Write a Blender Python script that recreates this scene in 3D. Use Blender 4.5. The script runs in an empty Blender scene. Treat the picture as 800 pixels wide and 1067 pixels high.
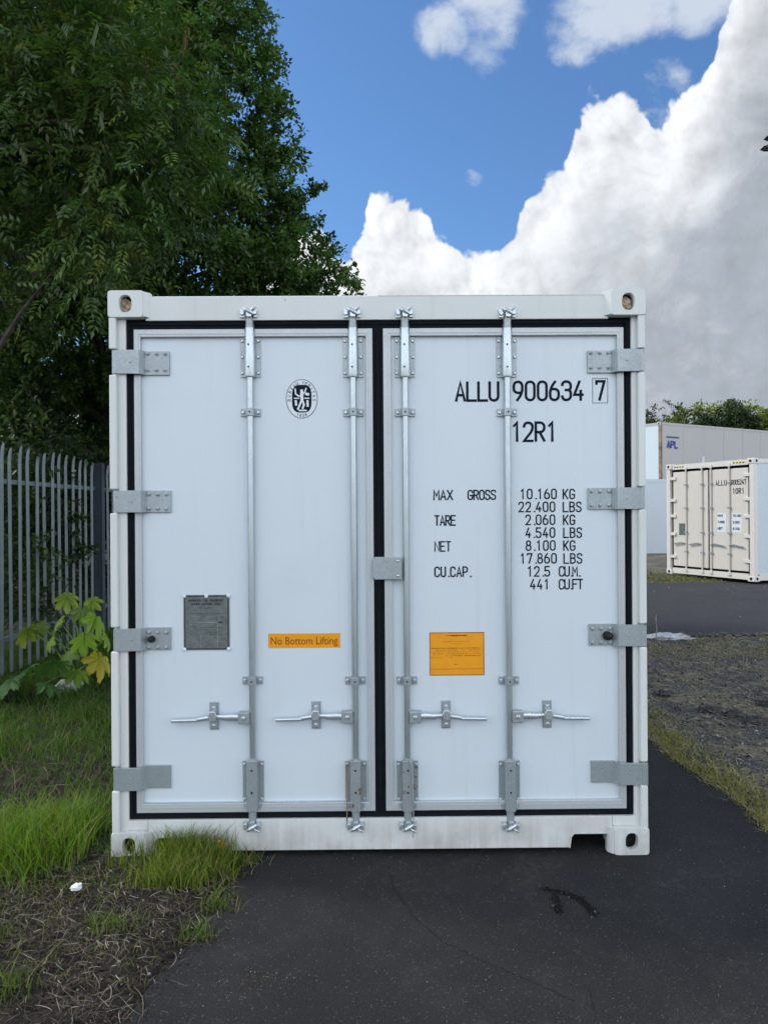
import bpy, math, random
import numpy as np
from mathutils import Vector, Matrix, noise as mnoise
C = bpy.context.scene
R = math.radians
random.seed(7); RNG = np.random.default_rng(11)

# ------------------------------------------------------------------ camera
CAM = Vector((0.0, -3.346, 1.567)); FPX = 770.0; ROLL = 0.0067
cd = bpy.data.cameras.new('camera'); cam = bpy.data.objects.new('camera', cd); C.collection.objects.link(cam)
cd.sensor_fit = 'VERTICAL'; cd.sensor_height = 36.0; cd.lens = 36.0*FPX/1067.0
cd.clip_start = 0.05; cd.clip_end = 3000
cam.matrix_world = Matrix.Translation(CAM) @ Matrix.Rotation(R(90), 4, 'X') @ Matrix.Rotation(-ROLL, 4, 'Z')
C.camera = cam
# ------------------------------------------------------------------ light
SUN_EL, SUN_AZ = 44.0, -70.0          # azimuth measured from +Y (away from the camera) towards +X
SUN_STR, SUN_ANGLE, SKY_STR, EXPO = 1.2, 10.0, 0.10, 1.08
sl = bpy.data.lights.new('sun', 'SUN'); so = bpy.data.objects.new('sun', sl); C.collection.objects.link(so)
sl.energy = SUN_STR; sl.angle = R(SUN_ANGLE); sl.color = (1.0, 0.94, 0.85)
sd = Vector((math.sin(R(SUN_AZ))*math.cos(R(SUN_EL)), math.cos(R(SUN_AZ))*math.cos(R(SUN_EL)), math.sin(R(SUN_EL))))
so.rotation_euler = sd.to_track_quat('Z', 'Y').to_euler()
C.view_settings.view_transform = 'Standard'; C.view_settings.look = 'None'
C.view_settings.exposure = EXPO; C.view_settings.gamma = 1.0; C.view_settings.use_curve_mapping = False
C.cycles.use_denoising = True
C.cycles.max_bounces = 4; C.cycles.diffuse_bounces = 2; C.cycles.glossy_bounces = 2
C.cycles.transmission_bounces = 4; C.cycles.transparent_max_bounces = 8
C.cycles.sample_clamp_indirect = 6.0

# ------------------------------------------------------------------ node helper
class V:
    def __init__(s, t, sock): s.t, s.k = t, sock
    def _m(s, op, *a):
        n = s.t.nodes.new('ShaderNodeMath'); n.operation = op
        for i, x in enumerate((s,)+a):
            if isinstance(x, V): s.t.links.new(x.k, n.inputs[i])
            else: n.inputs[i].default_value = x
        return V(s.t, n.outputs[0])
    def __add__(s, o): return s._m('ADD', o)
    __radd__ = __add__
    def __mul__(s, o): return s._m('MULTIPLY', o)
    __rmul__ = __mul__
    def __sub__(s, o): return s._m('SUBTRACT', o)
    def __rsub__(s, o): return (s*-1.0)+o
    def __truediv__(s, o): return s._m('DIVIDE', o)
    def max(s, o): return s._m('MAXIMUM', o)
    def min(s, o): return s._m('MINIMUM', o)
    def pow(s, o): return s._m('POWER', o)
    def step(s, a, b, lo=0.0, hi=1.0):
        n = s.t.nodes.new('ShaderNodeMapRange'); n.interpolation_type = 'SMOOTHSTEP'
        s.t.links.new(s.k, n.inputs[0])
        for i, x in enumerate((a, b, lo, hi)): n.inputs[i+1].default_value = x
        return V(s.t, n.outputs[0])
class NT:
    def __init__(s, tree): s.t = tree
    def node(s, typ, ins=(), **kw):
        n = s.t.nodes.new(typ)
        for k, v in kw.items(): setattr(n, k, v)
        for k, v in dict(ins).items():
            if isinstance(v, V): s.t.links.new(v.k, n.inputs[k])
            elif isinstance(v, bpy.types.NodeSocket): s.t.links.new(v, n.inputs[k])
            else: n.inputs[k].default_value = v
        return n
    def noise(s, vec, scale, detail=4, rough=0.5, dist=0.0):
        return V(s.t, s.node('ShaderNodeTexNoise', {'Vector': vec, 'Scale': scale, 'Detail': detail, 'Roughness': rough, 'Distortion': dist}).outputs['Fac'])
    def voro(s, vec, scale, feature='F1', detail=0.0, smooth=0.5):
        n = s.node('ShaderNodeTexVoronoi', {'Vector': vec, 'Scale': scale, 'Detail': detail}, feature=feature)
        if feature == 'SMOOTH_F1': n.inputs['Smoothness'].default_value = smooth
        return n
    def mapping(s, vec, scale=(1, 1, 1), loc=(0, 0, 0)):
        return s.node('ShaderNodeMapping', {'Vector': vec, 'Scale': scale, 'Location': loc}).outputs[0]
    def mix(s, f, a, b, blend='MIX'):
        n = s.t.nodes.new('ShaderNodeMix'); n.data_type = 'RGBA'; n.blend_type = blend
        for idx, x in ((0, f), (6, a), (7, b)):
            if isinstance(x, V): s.t.links.new(x.k, n.inputs[idx])
            elif isinstance(x, bpy.types.NodeSocket): s.t.links.new(x, n.inputs[idx])
            elif idx == 0: n.inputs[0].default_value = x
            else: n.inputs[idx].default_value = (x[0], x[1], x[2], 1)
        return n.outputs[2]

# ------------------------------------------------------------------ world: Nishita sky and cumulus
w = bpy.data.worlds.new('World'); C.world = w; w.use_nodes = True
wt = w.node_tree; wt.nodes.clear(); q = NT(wt)
sky = q.node('ShaderNodeTexSky', sky_type='NISHITA', sun_disc=False)
sky.sun_elevation = R(SUN_EL); sky.sun_rotation = R(SUN_AZ); sky.air_density = 1.0; sky.dust_density = 0.4; sky.ozone_density = 3.0
tc = q.node('ShaderNodeTexCoord').outputs['Generated']
sep = q.node('ShaderNodeSeparateXYZ', {0: tc})
X, Y, Z = (V(wt, sep.outputs[i]) for i in range(3))
az = X._m('ARCTAN2', Y); el = Z._m('ARCSINE')
def curve_of(az, pts):
    # skyline of the cloud bank: azimuth -> elevation
    fc = wt.nodes.new('ShaderNodeFloatCurve'); cv = fc.mapping.curves[0]
    P = []
    for x, y in pts:
        a = math.atan((x-400)/770); e = math.atan((533-y)/770*math.cos(a)); P.append(((a+0.7)/1.4, e))
    cv.points[0].location = (0, P[0][1]); cv.points[1].location = (1, P[-1][1])
    for p in P: cv.points.new(*p)
    for p in cv.points: p.handle_type = 'AUTO'
    fc.mapping.update()
    wt.links.new(((az+0.7)*(1/1.4)).k, fc.inputs['Value'])
    return V(wt, fc.outputs[0])
bank = curve_of(az, [(-100, 470), (100, 380), (300, 262), (318, 236), (338, 240), (352, 262), (372, 252), (396, 214), (440, 216), (462, 250), (500, 266), (514, 268),
                     (530, 250), (560, 196), (592, 168), (606, 128), (640, 106), (664, 108), (688, 134), (698, 130), (718, 112), (742, 78), (752, 40), (768, -10), (800, -90), (900, -200)])
warp = q.node('ShaderNodeTexNoise', {'Vector': tc, 'Scale': 5.0, 'Detail': 3.0}).outputs['Color']
wv = q.node('ShaderNodeVectorMath', {0: warp, 1: (0.5, 0.5, 0.5)}, operation='SUBTRACT').outputs[0]
wv = q.node('ShaderNodeVectorMath', {0: wv, 3: 0.05}, operation='SCALE').outputs[0]
pw = q.node('ShaderNodeVectorMath', {0: tc, 1: wv}, operation='ADD').outputs[0]
lightoff = q.node('ShaderNodeVectorMath', {0: pw, 1: (-0.012, 0.0, 0.012)}, operation='ADD').outputs[0]
def puff(vec):
    # billows: folded noise gives round heads with sharp creases between them
    r = None
    for sc_, am in ((9.0, .42), (19.0, .30), (42.0, .18), (95.0, .10)):
        n = ((q.noise(vec, sc_, 0.0, 0.5)*2.0-1.0)._m('ABSOLUTE'))*am
        r = n if r is None else r+n
    return r
h0, h1 = puff(pw), puff(lightoff)
fbm = q.noise(tc, 14.0, 6, 0.62)
d = (bank-el) + (h0-0.19)*0.085 + (fbm-0.5)*0.018
inview = (az._m('ABSOLUTE')).step(0.62, 0.72, 1.0, 0.0)*Y.step(0.0, 0.1)
mask = d.step(-0.001, 0.008)*inview
soft = q.noise(q.mapping(tc, (1, 1, 2.0)), 5.0, 6, 0.60, 0.6)
deep = (d.step(0.02, 0.26)*0.78 + (soft-0.5)*1.7*d.step(0.03, 0.16) + az.step(0.22, 0.50)*0.34*d.step(0.02, 0.10)).max(0.0).min(1.0)
soft2 = q.noise(tc, 11.0, 3, 0.5)
relief = (h0-h1)*(1.0-deep*0.6)*0.85 + (h0-0.20)*0.16 + (soft2-0.5)*0.70*(1.0-deep*0.5) + (fbm-0.5)*0.10
ccol = q.mix(deep, (4.3, 4.42, 4.6), (2.0, 2.2, 2.5))
relm = (relief+0.99).max(0.70).min(1.12)
comb = q.node('ShaderNodeCombineXYZ', {0: relm, 1: relm, 2: relm}).outputs[0]
ccol = q.mix(1.0, ccol, comb, 'MULTIPLY')
# thin high veils
def blob(px, py, rx, ry):
    a = math.atan((px-400)/770); e = math.atan((533-py)/770*math.cos(a))
    u = (az-a)*(770/rx); v = (el-e)*(770/ry)
    return (u*u+v*v).step(0.0, 1.0, 1.0, 0.0)
veil = (blob(655, 2, 105, 55)*1.25).max(blob(612, 34, 62, 40)*1.0).max(blob(735, -8, 80, 45)*1.1).max(blob(515, 5, 60, 75)*0.72).max(blob(468, 34, 46, 30)*0.80).max(blob(488, 187, 30, 15)*0.75).max(blob(205, 20, 120, 70)*0.9).max(blob(625, 200, 50, 70)*0.6).max(blob(690, 110, 50, 60)*0.7)
wisp = q.noise(q.mapping(tc, (1.0, 1.0, 1.5)), 8.0, 7, 0.58, 0.25)
vm = (veil+(wisp-0.5)*3.6-0.50).step(0.0, 0.8)*veil.step(0.02, 0.4)*0.8*inview
# unseen cumulus added outside the view, brightest low behind the camera to light the scene
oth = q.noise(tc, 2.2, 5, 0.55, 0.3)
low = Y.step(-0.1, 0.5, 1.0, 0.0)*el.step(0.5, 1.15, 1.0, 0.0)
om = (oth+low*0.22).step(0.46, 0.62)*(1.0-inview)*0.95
skyc = q.mix(1.0, sky.outputs[0], (0.48, 0.64, 0.77), 'MULTIPLY')
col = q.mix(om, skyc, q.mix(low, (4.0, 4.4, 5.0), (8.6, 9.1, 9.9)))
col = q.mix(vm, col, (3.5, 3.8, 4.2))
col = q.mix(mask, col, ccol)
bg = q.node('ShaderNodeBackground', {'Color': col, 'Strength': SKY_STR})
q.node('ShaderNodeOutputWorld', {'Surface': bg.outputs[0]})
w.cycles.sampling_method = 'MANUAL'; w.cycles.sample_map_resolution = 512

# ------------------------------------------------------------------ object helpers
def tag(o, label=None, cat=None, group=None, kind=None):
    for k, v in (('label', label), ('category', cat), ('group', group), ('kind', kind)):
        if v: o[k] = v
    return o
def empty(name, loc=(0, 0, 0), rz=0.0):
    o = bpy.data.objects.new(name, None); C.collection.objects.link(o)
    o.location = loc; o.rotation_euler = (0, 0, rz); o.empty_display_size = 0.2; return o
class MB:
    def __init__(s): s.v = []; s.f = []
    def box(s, x0, x1, y0, y1, z0, z1):
        b = len(s.v)
        s.v += [(x0,y0,z0),(x1,y0,z0),(x1,y1,z0),(x0,y1,z0),(x0,y0,z1),(x1,y0,z1),(x1,y1,z1),(x0,y1,z1)]
        s.f += [tuple(b+i for i in f) for f in ((3,2,1,0),(4,5,6,7),(0,1,5,4),(1,2,6,5),(2,3,7,6),(3,0,4,7))]; return s
    def prism(s, pts, y0, y1):          # outline in x,z (counter-clockwise seen from -y) extruded along y
        b = len(s.v); n = len(pts)
        s.v += [(p[0], y0, p[1]) for p in pts] + [(p[0], y1, p[1]) for p in pts]
        s.f.append(tuple(range(b, b+n))); s.f.append(tuple(range(b+2*n-1, b+n-1, -1)))
        for i in range(n): j = (i+1) % n; s.f.append((b+i, b+n+i, b+n+j, b+j))
        return s
    def prism_x(s, pts, x0, x1):        # outline in y,z extruded along x
        b = len(s.v); n = len(pts)
        s.v += [(x0, p[0], p[1]) for p in pts] + [(x1, p[0], p[1]) for p in pts]
        s.f.append(tuple(range(b+n-1, b-1, -1))); s.f.append(tuple(range(b+n, b+2*n)))
        for i in range(n): j = (i+1) % n; s.f.append((b+i, b+j, b+n+j, b+n+i))
        return s
    def tube(s, pts, rad, n=10, sy=1.0, cap=True):
        pts = [Vector(p) for p in pts]; rs = rad if isinstance(rad, (list, tuple)) else [rad]*len(pts)
        b = len(s.v); up = None
        for i, p in enumerate(pts):
            t = (pts[min(i+1, len(pts)-1)]-pts[max(i-1, 0)])
            t = t.normalized() if t.length > 1e-9 else Vector((0, 0, 1))
            if up is None: up = Vector((0, 1, 0)) if abs(t.y) < .9 else Vector((1, 0, 0))
            a = t.cross(up).normalized(); c = a.cross(t).normalized(); up = c
            for k in range(n):
                g = 2*math.pi*k/n; s.v.append(tuple(p + a*(math.cos(g)*rs[i]) + c*(math.sin(g)*rs[i]*sy)))
        for i in range(len(pts)-1):
            for k in range(n):
                k2 = (k+1) % n; s.f.append((b+i*n+k, b+i*n+k2, b+(i+1)*n+k2, b+(i+1)*n+k))
        if cap:
            s.f.append(tuple(b+k for k in range(n-1, -1, -1))); m = b+(len(pts)-1)*n; s.f.append(tuple(m+k for k in range(n)))
        return s
    def bolt(s, x, z, y, r=0.006, h=0.006):   # domed bolt head facing -y
        s.tube([(x, y, z), (x, y-h*.6, z), (x, y-h, z)], [r, r*.95, r*.55], 8); return s
    def build(s, name, mat, parent=None, bevel=0.0, smooth=False, seg=2):
        me = bpy.data.meshes.new(name); me.from_pydata(s.v, [], s.f); me.update()
        o = bpy.data.objects.new(name, me); C.collection.objects.link(o); me.materials.append(mat)
        if parent: o.parent = parent
        if smooth:
            me.polygons.foreach_set('use_smooth', [True]*len(me.polygons))
            try: me.set_sharp_from_angle(angle=R(40))
            except Exception: pass
        if bevel:
            m = o.modifiers.new('bevel', 'BEVEL'); m.width = bevel; m.segments = seg; m.limit_method = 'ANGLE'; m.angle_limit = R(35)
        return o
def build_each(mb, name, mat_, parent, bevel=0.0, smooth=False):
    # every separate piece becomes an object of its own
    root = list(range(len(mb.v)))
    def find(i):
        while root[i] != i: root[i] = root[root[i]]; i = root[i]
        return i
    for f in mb.f:
        for i in f[1:]: root[find(i)] = find(f[0])
    gr = {}
    for f in mb.f: gr.setdefault(find(f[0]), []).append(f)
    for fs in gr.values():
        ids = sorted({i for f in fs for i in f}); mp = {i: k for k, i in enumerate(ids)}; m = MB()
        m.v = [mb.v[i] for i in ids]; m.f = [tuple(mp[i] for i in f) for f in fs]; m.build(name, mat_, parent, bevel, smooth)
def np_mesh(name, verts, quads, mat, parent=None, cols=None, tris=None):
    me = bpy.data.meshes.new(name); n = len(verts)
    faces = quads if tris is None else tris; k = faces.shape[1]
    me.vertices.add(n); me.vertices.foreach_set('co', np.asarray(verts, dtype=np.float32).ravel())
    me.loops.add(faces.size); me.loops.foreach_set('vertex_index', faces.astype(np.int32).ravel())
    me.polygons.add(len(faces)); me.polygons.foreach_set('loop_start', np.arange(0, faces.size, k, dtype=np.int32))
    me.polygons.foreach_set('loop_total', np.full(len(faces), k, dtype=np.int32))
    me.update(calc_edges=True)
    if cols is not None:
        ca = me.attributes.new('tint', 'FLOAT_COLOR', 'POINT')
        ca.data.foreach_set('color', np.c_[cols, np.ones(n)].astype(np.float32).ravel())
    me.materials.append(mat)
    o = bpy.data.objects.new(name, me); C.collection.objects.link(o)
    if parent: o.parent = parent
    return o

# ------------------------------------------------------------------ materials
def mat(name):
    m = bpy.data.materials.new(name); m.use_nodes = True; t = m.node_tree; t.nodes.clear(); q = NT(t)
    p = q.node('ShaderNodeBsdfPrincipled'); q.node('ShaderNodeOutputMaterial', {'Surface': p.outputs[0]})
    oc = q.node('ShaderNodeTexCoord').outputs['Object']
    return m, q, p, oc
def setp(q, p, **kw):
    names = dict(col='Base Color', rough='Roughness', metal='Metallic', normal='Normal', spec='Specular IOR Level', coat='Coat Weight')
    for k, v in kw.items():
        s = p.inputs[names[k]]
        if isinstance(v, V): q.t.links.new(v.k, s)
        elif isinstance(v, bpy.types.NodeSocket): q.t.links.new(v, s)
        elif isinstance(v, tuple): s.default_value = (*v, 1)
        else: s.default_value = v
def bump(q, h, strength, dist=0.01):
    return q.node('ShaderNodeBump', {'Height': h, 'Strength': strength, 'Distance': dist}).outputs[0]
def paint(name, col, dirt=(0.42, 0.37, 0.30), amt=0.25, rust=0.0, rough=0.38, grime=False):
    m, q, p, oc = mat(name)
    n1 = q.noise(oc, 1.7, 5, 0.6); st = q.noise(q.mapping(oc, (26, 26, 1.1)), 1.0, 5, 0.6); fine = q.noise(oc, 90, 3, 0.6)
    f = (st.step(0.52, 0.85)*0.5 + n1.step(0.5, 0.85)*0.5)*amt
    c = q.mix(f, col, dirt)
    spot = q.noise(oc, 130, 2, 0.5).step(0.735, 0.76)*amt
    c = q.mix(spot, c, (0.18, 0.13, 0.09))
    if grime:
        zz = V(q.t, q.node('ShaderNodeSeparateXYZ', {0: oc}).outputs[2])
        gm_ = zz.step(0.03, 0.24, 1.0, 0.0)*(q.noise(oc, 5, 6, .65)*0.8+st*0.5).step(0.45, 0.85)
        c = q.mix(gm_*0.55, c, (0.30, 0.265, 0.22))
    if rust:
        rr = (q.noise(oc, 22, 6, 0.65)+q.noise(q.mapping(oc, (6, 6, 1.5)), 1, 3)*0.5).step(1.02-rust*.25, 1.08-rust*.25)
        c = q.mix(rr*0.85, c, (0.20, 0.085, 0.035))
    setp(q, p, col=c, rough=(n1*0.18+rough-0.09+fine*0.06), normal=bump(q, n1*3.0+fine*0.05, 0.12, 0.01))
    return m
def galv(name, col=(0.50, 0.55, 0.58), metal=0.55, rough=0.42, rust=0.0, mott=1.0):
    m, q, p, oc = mat(name)
    v = V(q.t, q.node('ShaderNodeSeparateXYZ', {0: q.voro(oc, 150).outputs['Color']}).outputs[0]); n = q.noise(oc, 7, 5, 0.6); n2 = q.noise(oc, 60, 4, .6)
    k = 0.07*mott
    c = q.mix((v*0.35+n*0.9).step(0.3, 0.95), tuple(x*(1+k*1.6) for x in col), tuple(x*(1-k*1.8) for x in col))
    c = q.mix(n2.step(0.60, 0.74)*0.14*mott, c, (0.72, 0.74, 0.74))
    if rust: c = q.mix(q.noise(oc, 30, 5, .6).step(0.68-rust*.2, 0.74-rust*.2)*0.8, c, (0.16, 0.07, 0.03))
    setp(q, p, col=c, metal=metal, rough=n*0.2+v*0.08+rough-0.14, normal=bump(q, n*2.0+n2*0.12*mott, 0.08*mott, 0.004))
    return m
def plain(name, col, rough=0.6, metal=0.0, var=0.15, scale=20, spec=0.3):
    m, q, p, oc = mat(name)
    n = q.noise(oc, scale, 5, 0.6)
    c = q.mix(n.step(0.3, 0.7), tuple(x*(1-var) for x in col), tuple(x*(1+var) for x in col))
    setp(q, p, col=c, rough=rough, metal=metal, spec=spec, normal=bump(q, n, 0.1, 0.005)); return m
def leafmat(name, trans=0.35, rough=0.42, gain=1.0, spec=0.5):
    m, q, p, oc = mat(name)
    at = q.node('ShaderNodeAttribute', attribute_name='tint').outputs['Color']
    c = q.mix(1.0, at, (gain, gain, gain), 'MULTIPLY')
    setp(q, p, col=c, rough=rough, spec=spec)
    tr = q.node('ShaderNodeBsdfTranslucent', {'Color': q.mix(1.0, c, (1.3, 1.5, 0.5), 'MULTIPLY')})
    ms = q.node('ShaderNodeMixShader', {0: trans, 1: p.outputs[0], 2: tr.outputs[0]})
    out = [n for n in q.t.nodes if n.type == 'OUTPUT_MATERIAL'][0]
    q.t.links.new(ms.outputs[0], out.inputs[0]); return m
M = {}
M['panel'] = paint('white_door_paint', (0.62, 0.70, 0.75), amt=0.32, rough=0.30)
M['frame'] = paint('white_frame_paint', (0.65, 0.685, 0.675), amt=0.42, rust=0.14, rough=0.42, grime=True)
M['side'] = paint('white_side_paint', (0.70, 0.73, 0.75), amt=0.3)
M['cream'] = paint('cream_paint', (0.66, 0.625, 0.565), amt=0.22)
M['creamframe'] = paint('cream_frame_paint', (0.70, 0.68, 0.63), amt=0.25, rust=0.05)
M['bluewhite'] = paint('pale_blue_white_and_shaded_cream_paint', (0.56, 0.63, 0.68), amt=0.25)
M['beige'] = paint('greyed_beige_paint', (0.40, 0.40, 0.395), amt=0.4)
M['rustpost'] = plain('rusted_post_steel', (0.25, 0.18, 0.125), 0.8, var=0.5, scale=3)
M['alu'] = galv('aluminium_door_trim', (0.50, 0.54, 0.56), 0.25, 0.42, mott=.35)
M['galv'] = galv('galvanised_steel', (0.35, 0.40, 0.42), 0.45, 0.42, rust=0.04, mott=0.9)
M['galvrust'] = galv('galvanised_steel_rust_spots', (0.33, 0.37, 0.385), 0.45, 0.48, rust=0.4)
M['bar'] = galv('locking_bar_zinc', (0.50, 0.56, 0.58), 0.88, 0.36, mott=.3)
M['chrome'] = galv('bright_zinc_steel', (0.56, 0.62, 0.65), 0.7, 0.32, mott=.25)
M['rubber'] = plain('black_door_rubber', (0.005, 0.007, 0.011), 0.8, spec=.15)
M['black'] = plain('black_rubber', (0.008, 0.008, 0.009), 0.55)
M['dark'] = plain('dark_underframe', (0.03, 0.03, 0.03), 0.8)
M['ink'] = plain('black_vinyl_lettering', (0.008, 0.014, 0.024), 0.8, var=0.05, spec=.12)
M['rustin'] = plain('rusty_casting_inside', (0.34, 0.26, 0.18), 0.9, var=0.6, scale=60)
M['orange'] = plain('orange_sticker', (0.80, 0.33, 0.012), 0.5, var=0.04)
M['orangeink'] = plain('brown_sticker_print', (0.20, 0.06, 0.008), 0.5)
M['plate'] = plain('anodised_data_plate', (0.15, 0.175, 0.17), 0.45, 0.4, var=0.18, scale=35)
M['plateink'] = plain('plate_engraving', (0.03, 0.035, 0.035), 0.6)
M['platelight'] = plain('plate_scratches', (0.38, 0.40, 0.40), 0.5, 0.3)
M['emblemwhite'] = plain('white_emblem_vinyl', (0.72, 0.78, 0.82), 0.45, var=0.03)
M['blueink'] = plain('navy_lettering', (0.03, 0.06, 0.28), 0.5)
M['yellow'] = plain('yellow_warning_tape', (0.75, 0.62, 0.03), 0.5)
M['fence'] = galv('weathered_galvanised_fence', (0.18, 0.225, 0.235), 0.35, 0.52)
M['fencepost'] = galv('dark_galvanised_post', (0.055, 0.08, 0.10), 0.3, 0.6)
M['wood'] = plain('dry_twig', (0.30, 0.25, 0.18), 0.9, var=0.3)
M['leaf_near'] = leafmat('ash_leaf', 0.38, 0.38, 1.0, 0.55)
M['leaf'] = leafmat('tree_leaf', 0.36, 0.42, 1.0, 0.45)
M['grass'] = leafmat('grass_blade', 0.35, 0.5, 1.0, 0.3)
M['hog'] = leafmat('large_lobed_leaf', 0.35, 0.5, 1.0, 0.3)
M['strawm'] = leafmat('dry_straw', 0.1, 0.8, 1.0, 0.2)
M['paper'] = plain('white_litter', (0.75, 0.76, 0.78), 0.6)
M['bluebag'] = plain('dark_blue_plastic', (0.006, 0.016, 0.06), 0.35)
M['flower'] = plain('orange_petal', (0.70, 0.25, 0.03), 0.7)
M['seed'] = plain('brown_seed_keys', (0.22, 0.10, 0.055), 0.8, var=0.4, scale=40)
def barkmat():
    m, q, p, oc = mat('bark'); n = q.noise(q.mapping(oc, (9, 9, 2)), 2.0, 8, 0.7)
    setp(q, p, col=q.mix(n.step(0.3, 0.7), (0.025, 0.02, 0.015), (0.10, 0.085, 0.065)), rough=0.9, normal=bump(q, n, 0.8, 0.03)); return m
M['bark'] = barkmat()
def asphaltmat(name, col, lighter):
    m, q, p, oc = mat(name)
    big = q.noise(oc, 1.1, 6, 0.6); mid = q.noise(oc, 9, 6, 0.65); g2 = q.noise(oc, 150, 4, 0.75)
    vr = q.voro(oc, 120); cell = V(q.t, q.node('ShaderNodeSeparateXYZ', {0: vr.outputs['Color']}).outputs[0]); vd = V(q.t, vr.outputs['Distance'])
    c = q.mix((big*0.6+mid*0.4).step(0.36, 0.66), col, lighter)
    dust = q.noise(oc, 2.3, 8, 0.7).step(0.50, 0.72)*q.noise(oc, 30, 5, 0.7).step(0.42, 0.68)
    c = q.mix(dust*0.8, c, tuple(x*y for x, y in zip(lighter, (2.7, 2.5, 2.1))))
    c = q.mix(g2.step(0.52, 0.70)*0.75, c, tuple(x*2.7 for x in lighter))
    c = q.mix(g2.step(0.30, 0.46, 0.75, 0.0), c, tuple(x*0.4 for x in col))
    stone = cell.step(0.90, 0.93)*vd.step(0.25, 0.45, 1.0, 0.0)
    c = q.mix(stone*0.75, c, tuple(x*y for x, y in zip(lighter, (3.6, 3.5, 3.2))))
    sp = q.voro(oc, 40); sc_ = V(q.t, q.node('ShaderNodeSeparateXYZ', {0: sp.outputs['Color']}).outputs[1])
    speck = V(q.t, sp.outputs['Distance']).step(0.05, 0.09, 1.0, 0.0)*sc_.step(0.93, 0.95)
    c = q.mix(speck*0.9, c, (0.38, 0.36, 0.31))
    setp(q, p, col=c, rough=(mid*0.2+0.75), spec=0.22, normal=bump(q, vd*0.5+g2*1.2+mid*1.0, 0.9, 0.008)); return m
M['asphalt'] = asphaltmat('yard_asphalt', (0.0185, 0.0184, 0.0195), (0.0300, 0.0297, 0.0308))
M['road'] = asphaltmat('road_asphalt', (0.038, 0.037, 0.041), (0.052, 0.050, 0.055))
M['crack'] = plain('crack_shadow_tar', (0.008, 0.008, 0.0085), 0.95)
def soilmat():
    m, q, p, oc = mat('soil_and_moss')
    sx = q.node('ShaderNodeSeparateXYZ', {0: oc}); xx = V(q.t, sx.outputs[0]); yy = V(q.t, sx.outputs[1])
    a = q.noise(oc, 2.0, 7, 0.65); b = q.noise(oc, 16, 7, 0.7); g = V(q.t, q.voro(oc, 60).outputs['Distance']); f = q.noise(oc, 120, 4, 0.7)
    soil = q.mix(b.step(0.35, 0.65), (0.012, 0.0105, 0.010), (0.040, 0.034, 0.029))
    soil = q.mix(f.step(0.58, 0.7)*0.6, soil, (0.13, 0.115, 0.09))
    moss = q.mix(b.step(0.3, 0.7), (0.014, 0.030, 0.006), (0.040, 0.070, 0.015))
    left = q.mix(a.step(0.46, 0.62)*yy.step(-0.45, 0.3), soil, moss)
    stone = q.mix(g.step(0.1, 0.5), (0.20, 0.195, 0.18), (0.075, 0.076, 0.078))
    right = q.mix(a.step(0.40, 0.60), stone, q.mix(b.step(0.35, 0.62), (0.11, 0.10, 0.065), (0.26, 0.225, 0.15)))
    c = q.mix(xx.step(0.6, 1.4), left, right)
    setp(q, p, col=c, rough=0.95, spec=0.2, normal=bump(q, b*1.0+f*0.4+g*0.3, 1.0, 0.02)); return m
M['soil'] = soilmat()

# ------------------------------------------------------------------ ground, yard, road
def vn(x, y, s=1.0, oct=3):
    r = 0; a = 1
    for i in range(oct):
        r += a*mnoise.noise(Vector((x*s, y*s, 3.1*i))); s *= 2.1; a *= 0.5
    return r
def edge_right(y): return 1.84 + 0.03*math.sin(y*3.1) + 0.035*vn(0, y, 2.5)
def edge_left(y):
    base = -0.64 if y > 0.1 else -0.64 - 0.05*(0.1-y) - 0.09*(0.1-y)**2
    return base + 0.03*vn(5, y, 3)
def ground_h(x, y):
    inside = edge_left(y) < x < edge_right(y) or (5.75 < y < 12.9 and x > -2)
    dl = edge_left(y)-x; dr = x-edge_right(y)
    e = max(dl, dr, 0)
    if 5.6 < y < 13 and x > -2: e = 0
    if y >= 13 and x > 0: e = min(1, (y-13)*.5); return -0.012 + 0.05*min(1, e) + 0.02*vn(x, y, .8)
    k = min(1, e/0.15)
    if x > 1.8: k *= min(1, max(0, (5.75-y)/0.3))
    if k <= 0: return -0.02
    far = min(1, max(0, 14-abs(x)-abs(y)*.5)/6)
    return -0.012 + k*(0.022 + 0.018*abs(vn(x, y, 2.2)) + 0.012*abs(vn(x, y, 9)) * far)
def axis(lo, hi, step, ext, far):
    a = list(np.arange(lo, hi, step)); s = step; p = hi; out = []
    while p < far: out.append(p); s *= 1.25; p += s
    out.append(far); s = step; p = lo-step; neg = []
    while p > -far: neg.append(p); s *= 1.25; p -= s
    neg.append(-far); return neg[::-1]+a+out
gx = axis(-3.2, 3.6, 0.035, 0, 900); gy = axis(-1.6, 3.2, 0.04, 0, 900)
gv = np.array([(x, y, ground_h(x, y) if abs(x) < 30 and -5 < y < 30 else 0.0) for y in gy for x in gx])
nx, ny = len(gx), len(gy)
gi = np.arange(nx*ny).reshape(ny, nx)
gq = np.stack([gi[:-1, :-1], gi[:-1, 1:], gi[1:, 1:], gi[1:, :-1]], -1).reshape(-1, 4)
o = np_mesh('ground', gv, gq, M['soil']); tag(o, kind='structure'); o.data.polygons.foreach_set('use_smooth', [True]*len(o.data.polygons))
def sheet(name, rows, z, m):
    v = []; f = []
    for i, (y, a, b) in enumerate(rows): v += [(a, y, z), (b, y, z)]
    for i in range(len(rows)-1): f.append((2*i, 2*i+1, 2*i+3, 2*i+2))
    me = bpy.data.meshes.new(name); me.from_pydata(v, [], f); me.materials.append(m)
    o = bpy.data.objects.new(name, me); C.collection.objects.link(o); tag(o, kind='structure'); return o
sheet('yard_asphalt', [(y, edge_left(y), edge_right(y)) for y in np.arange(-8, 6.4, 0.04)], 0.0, M['asphalt'])
rows = []
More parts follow.
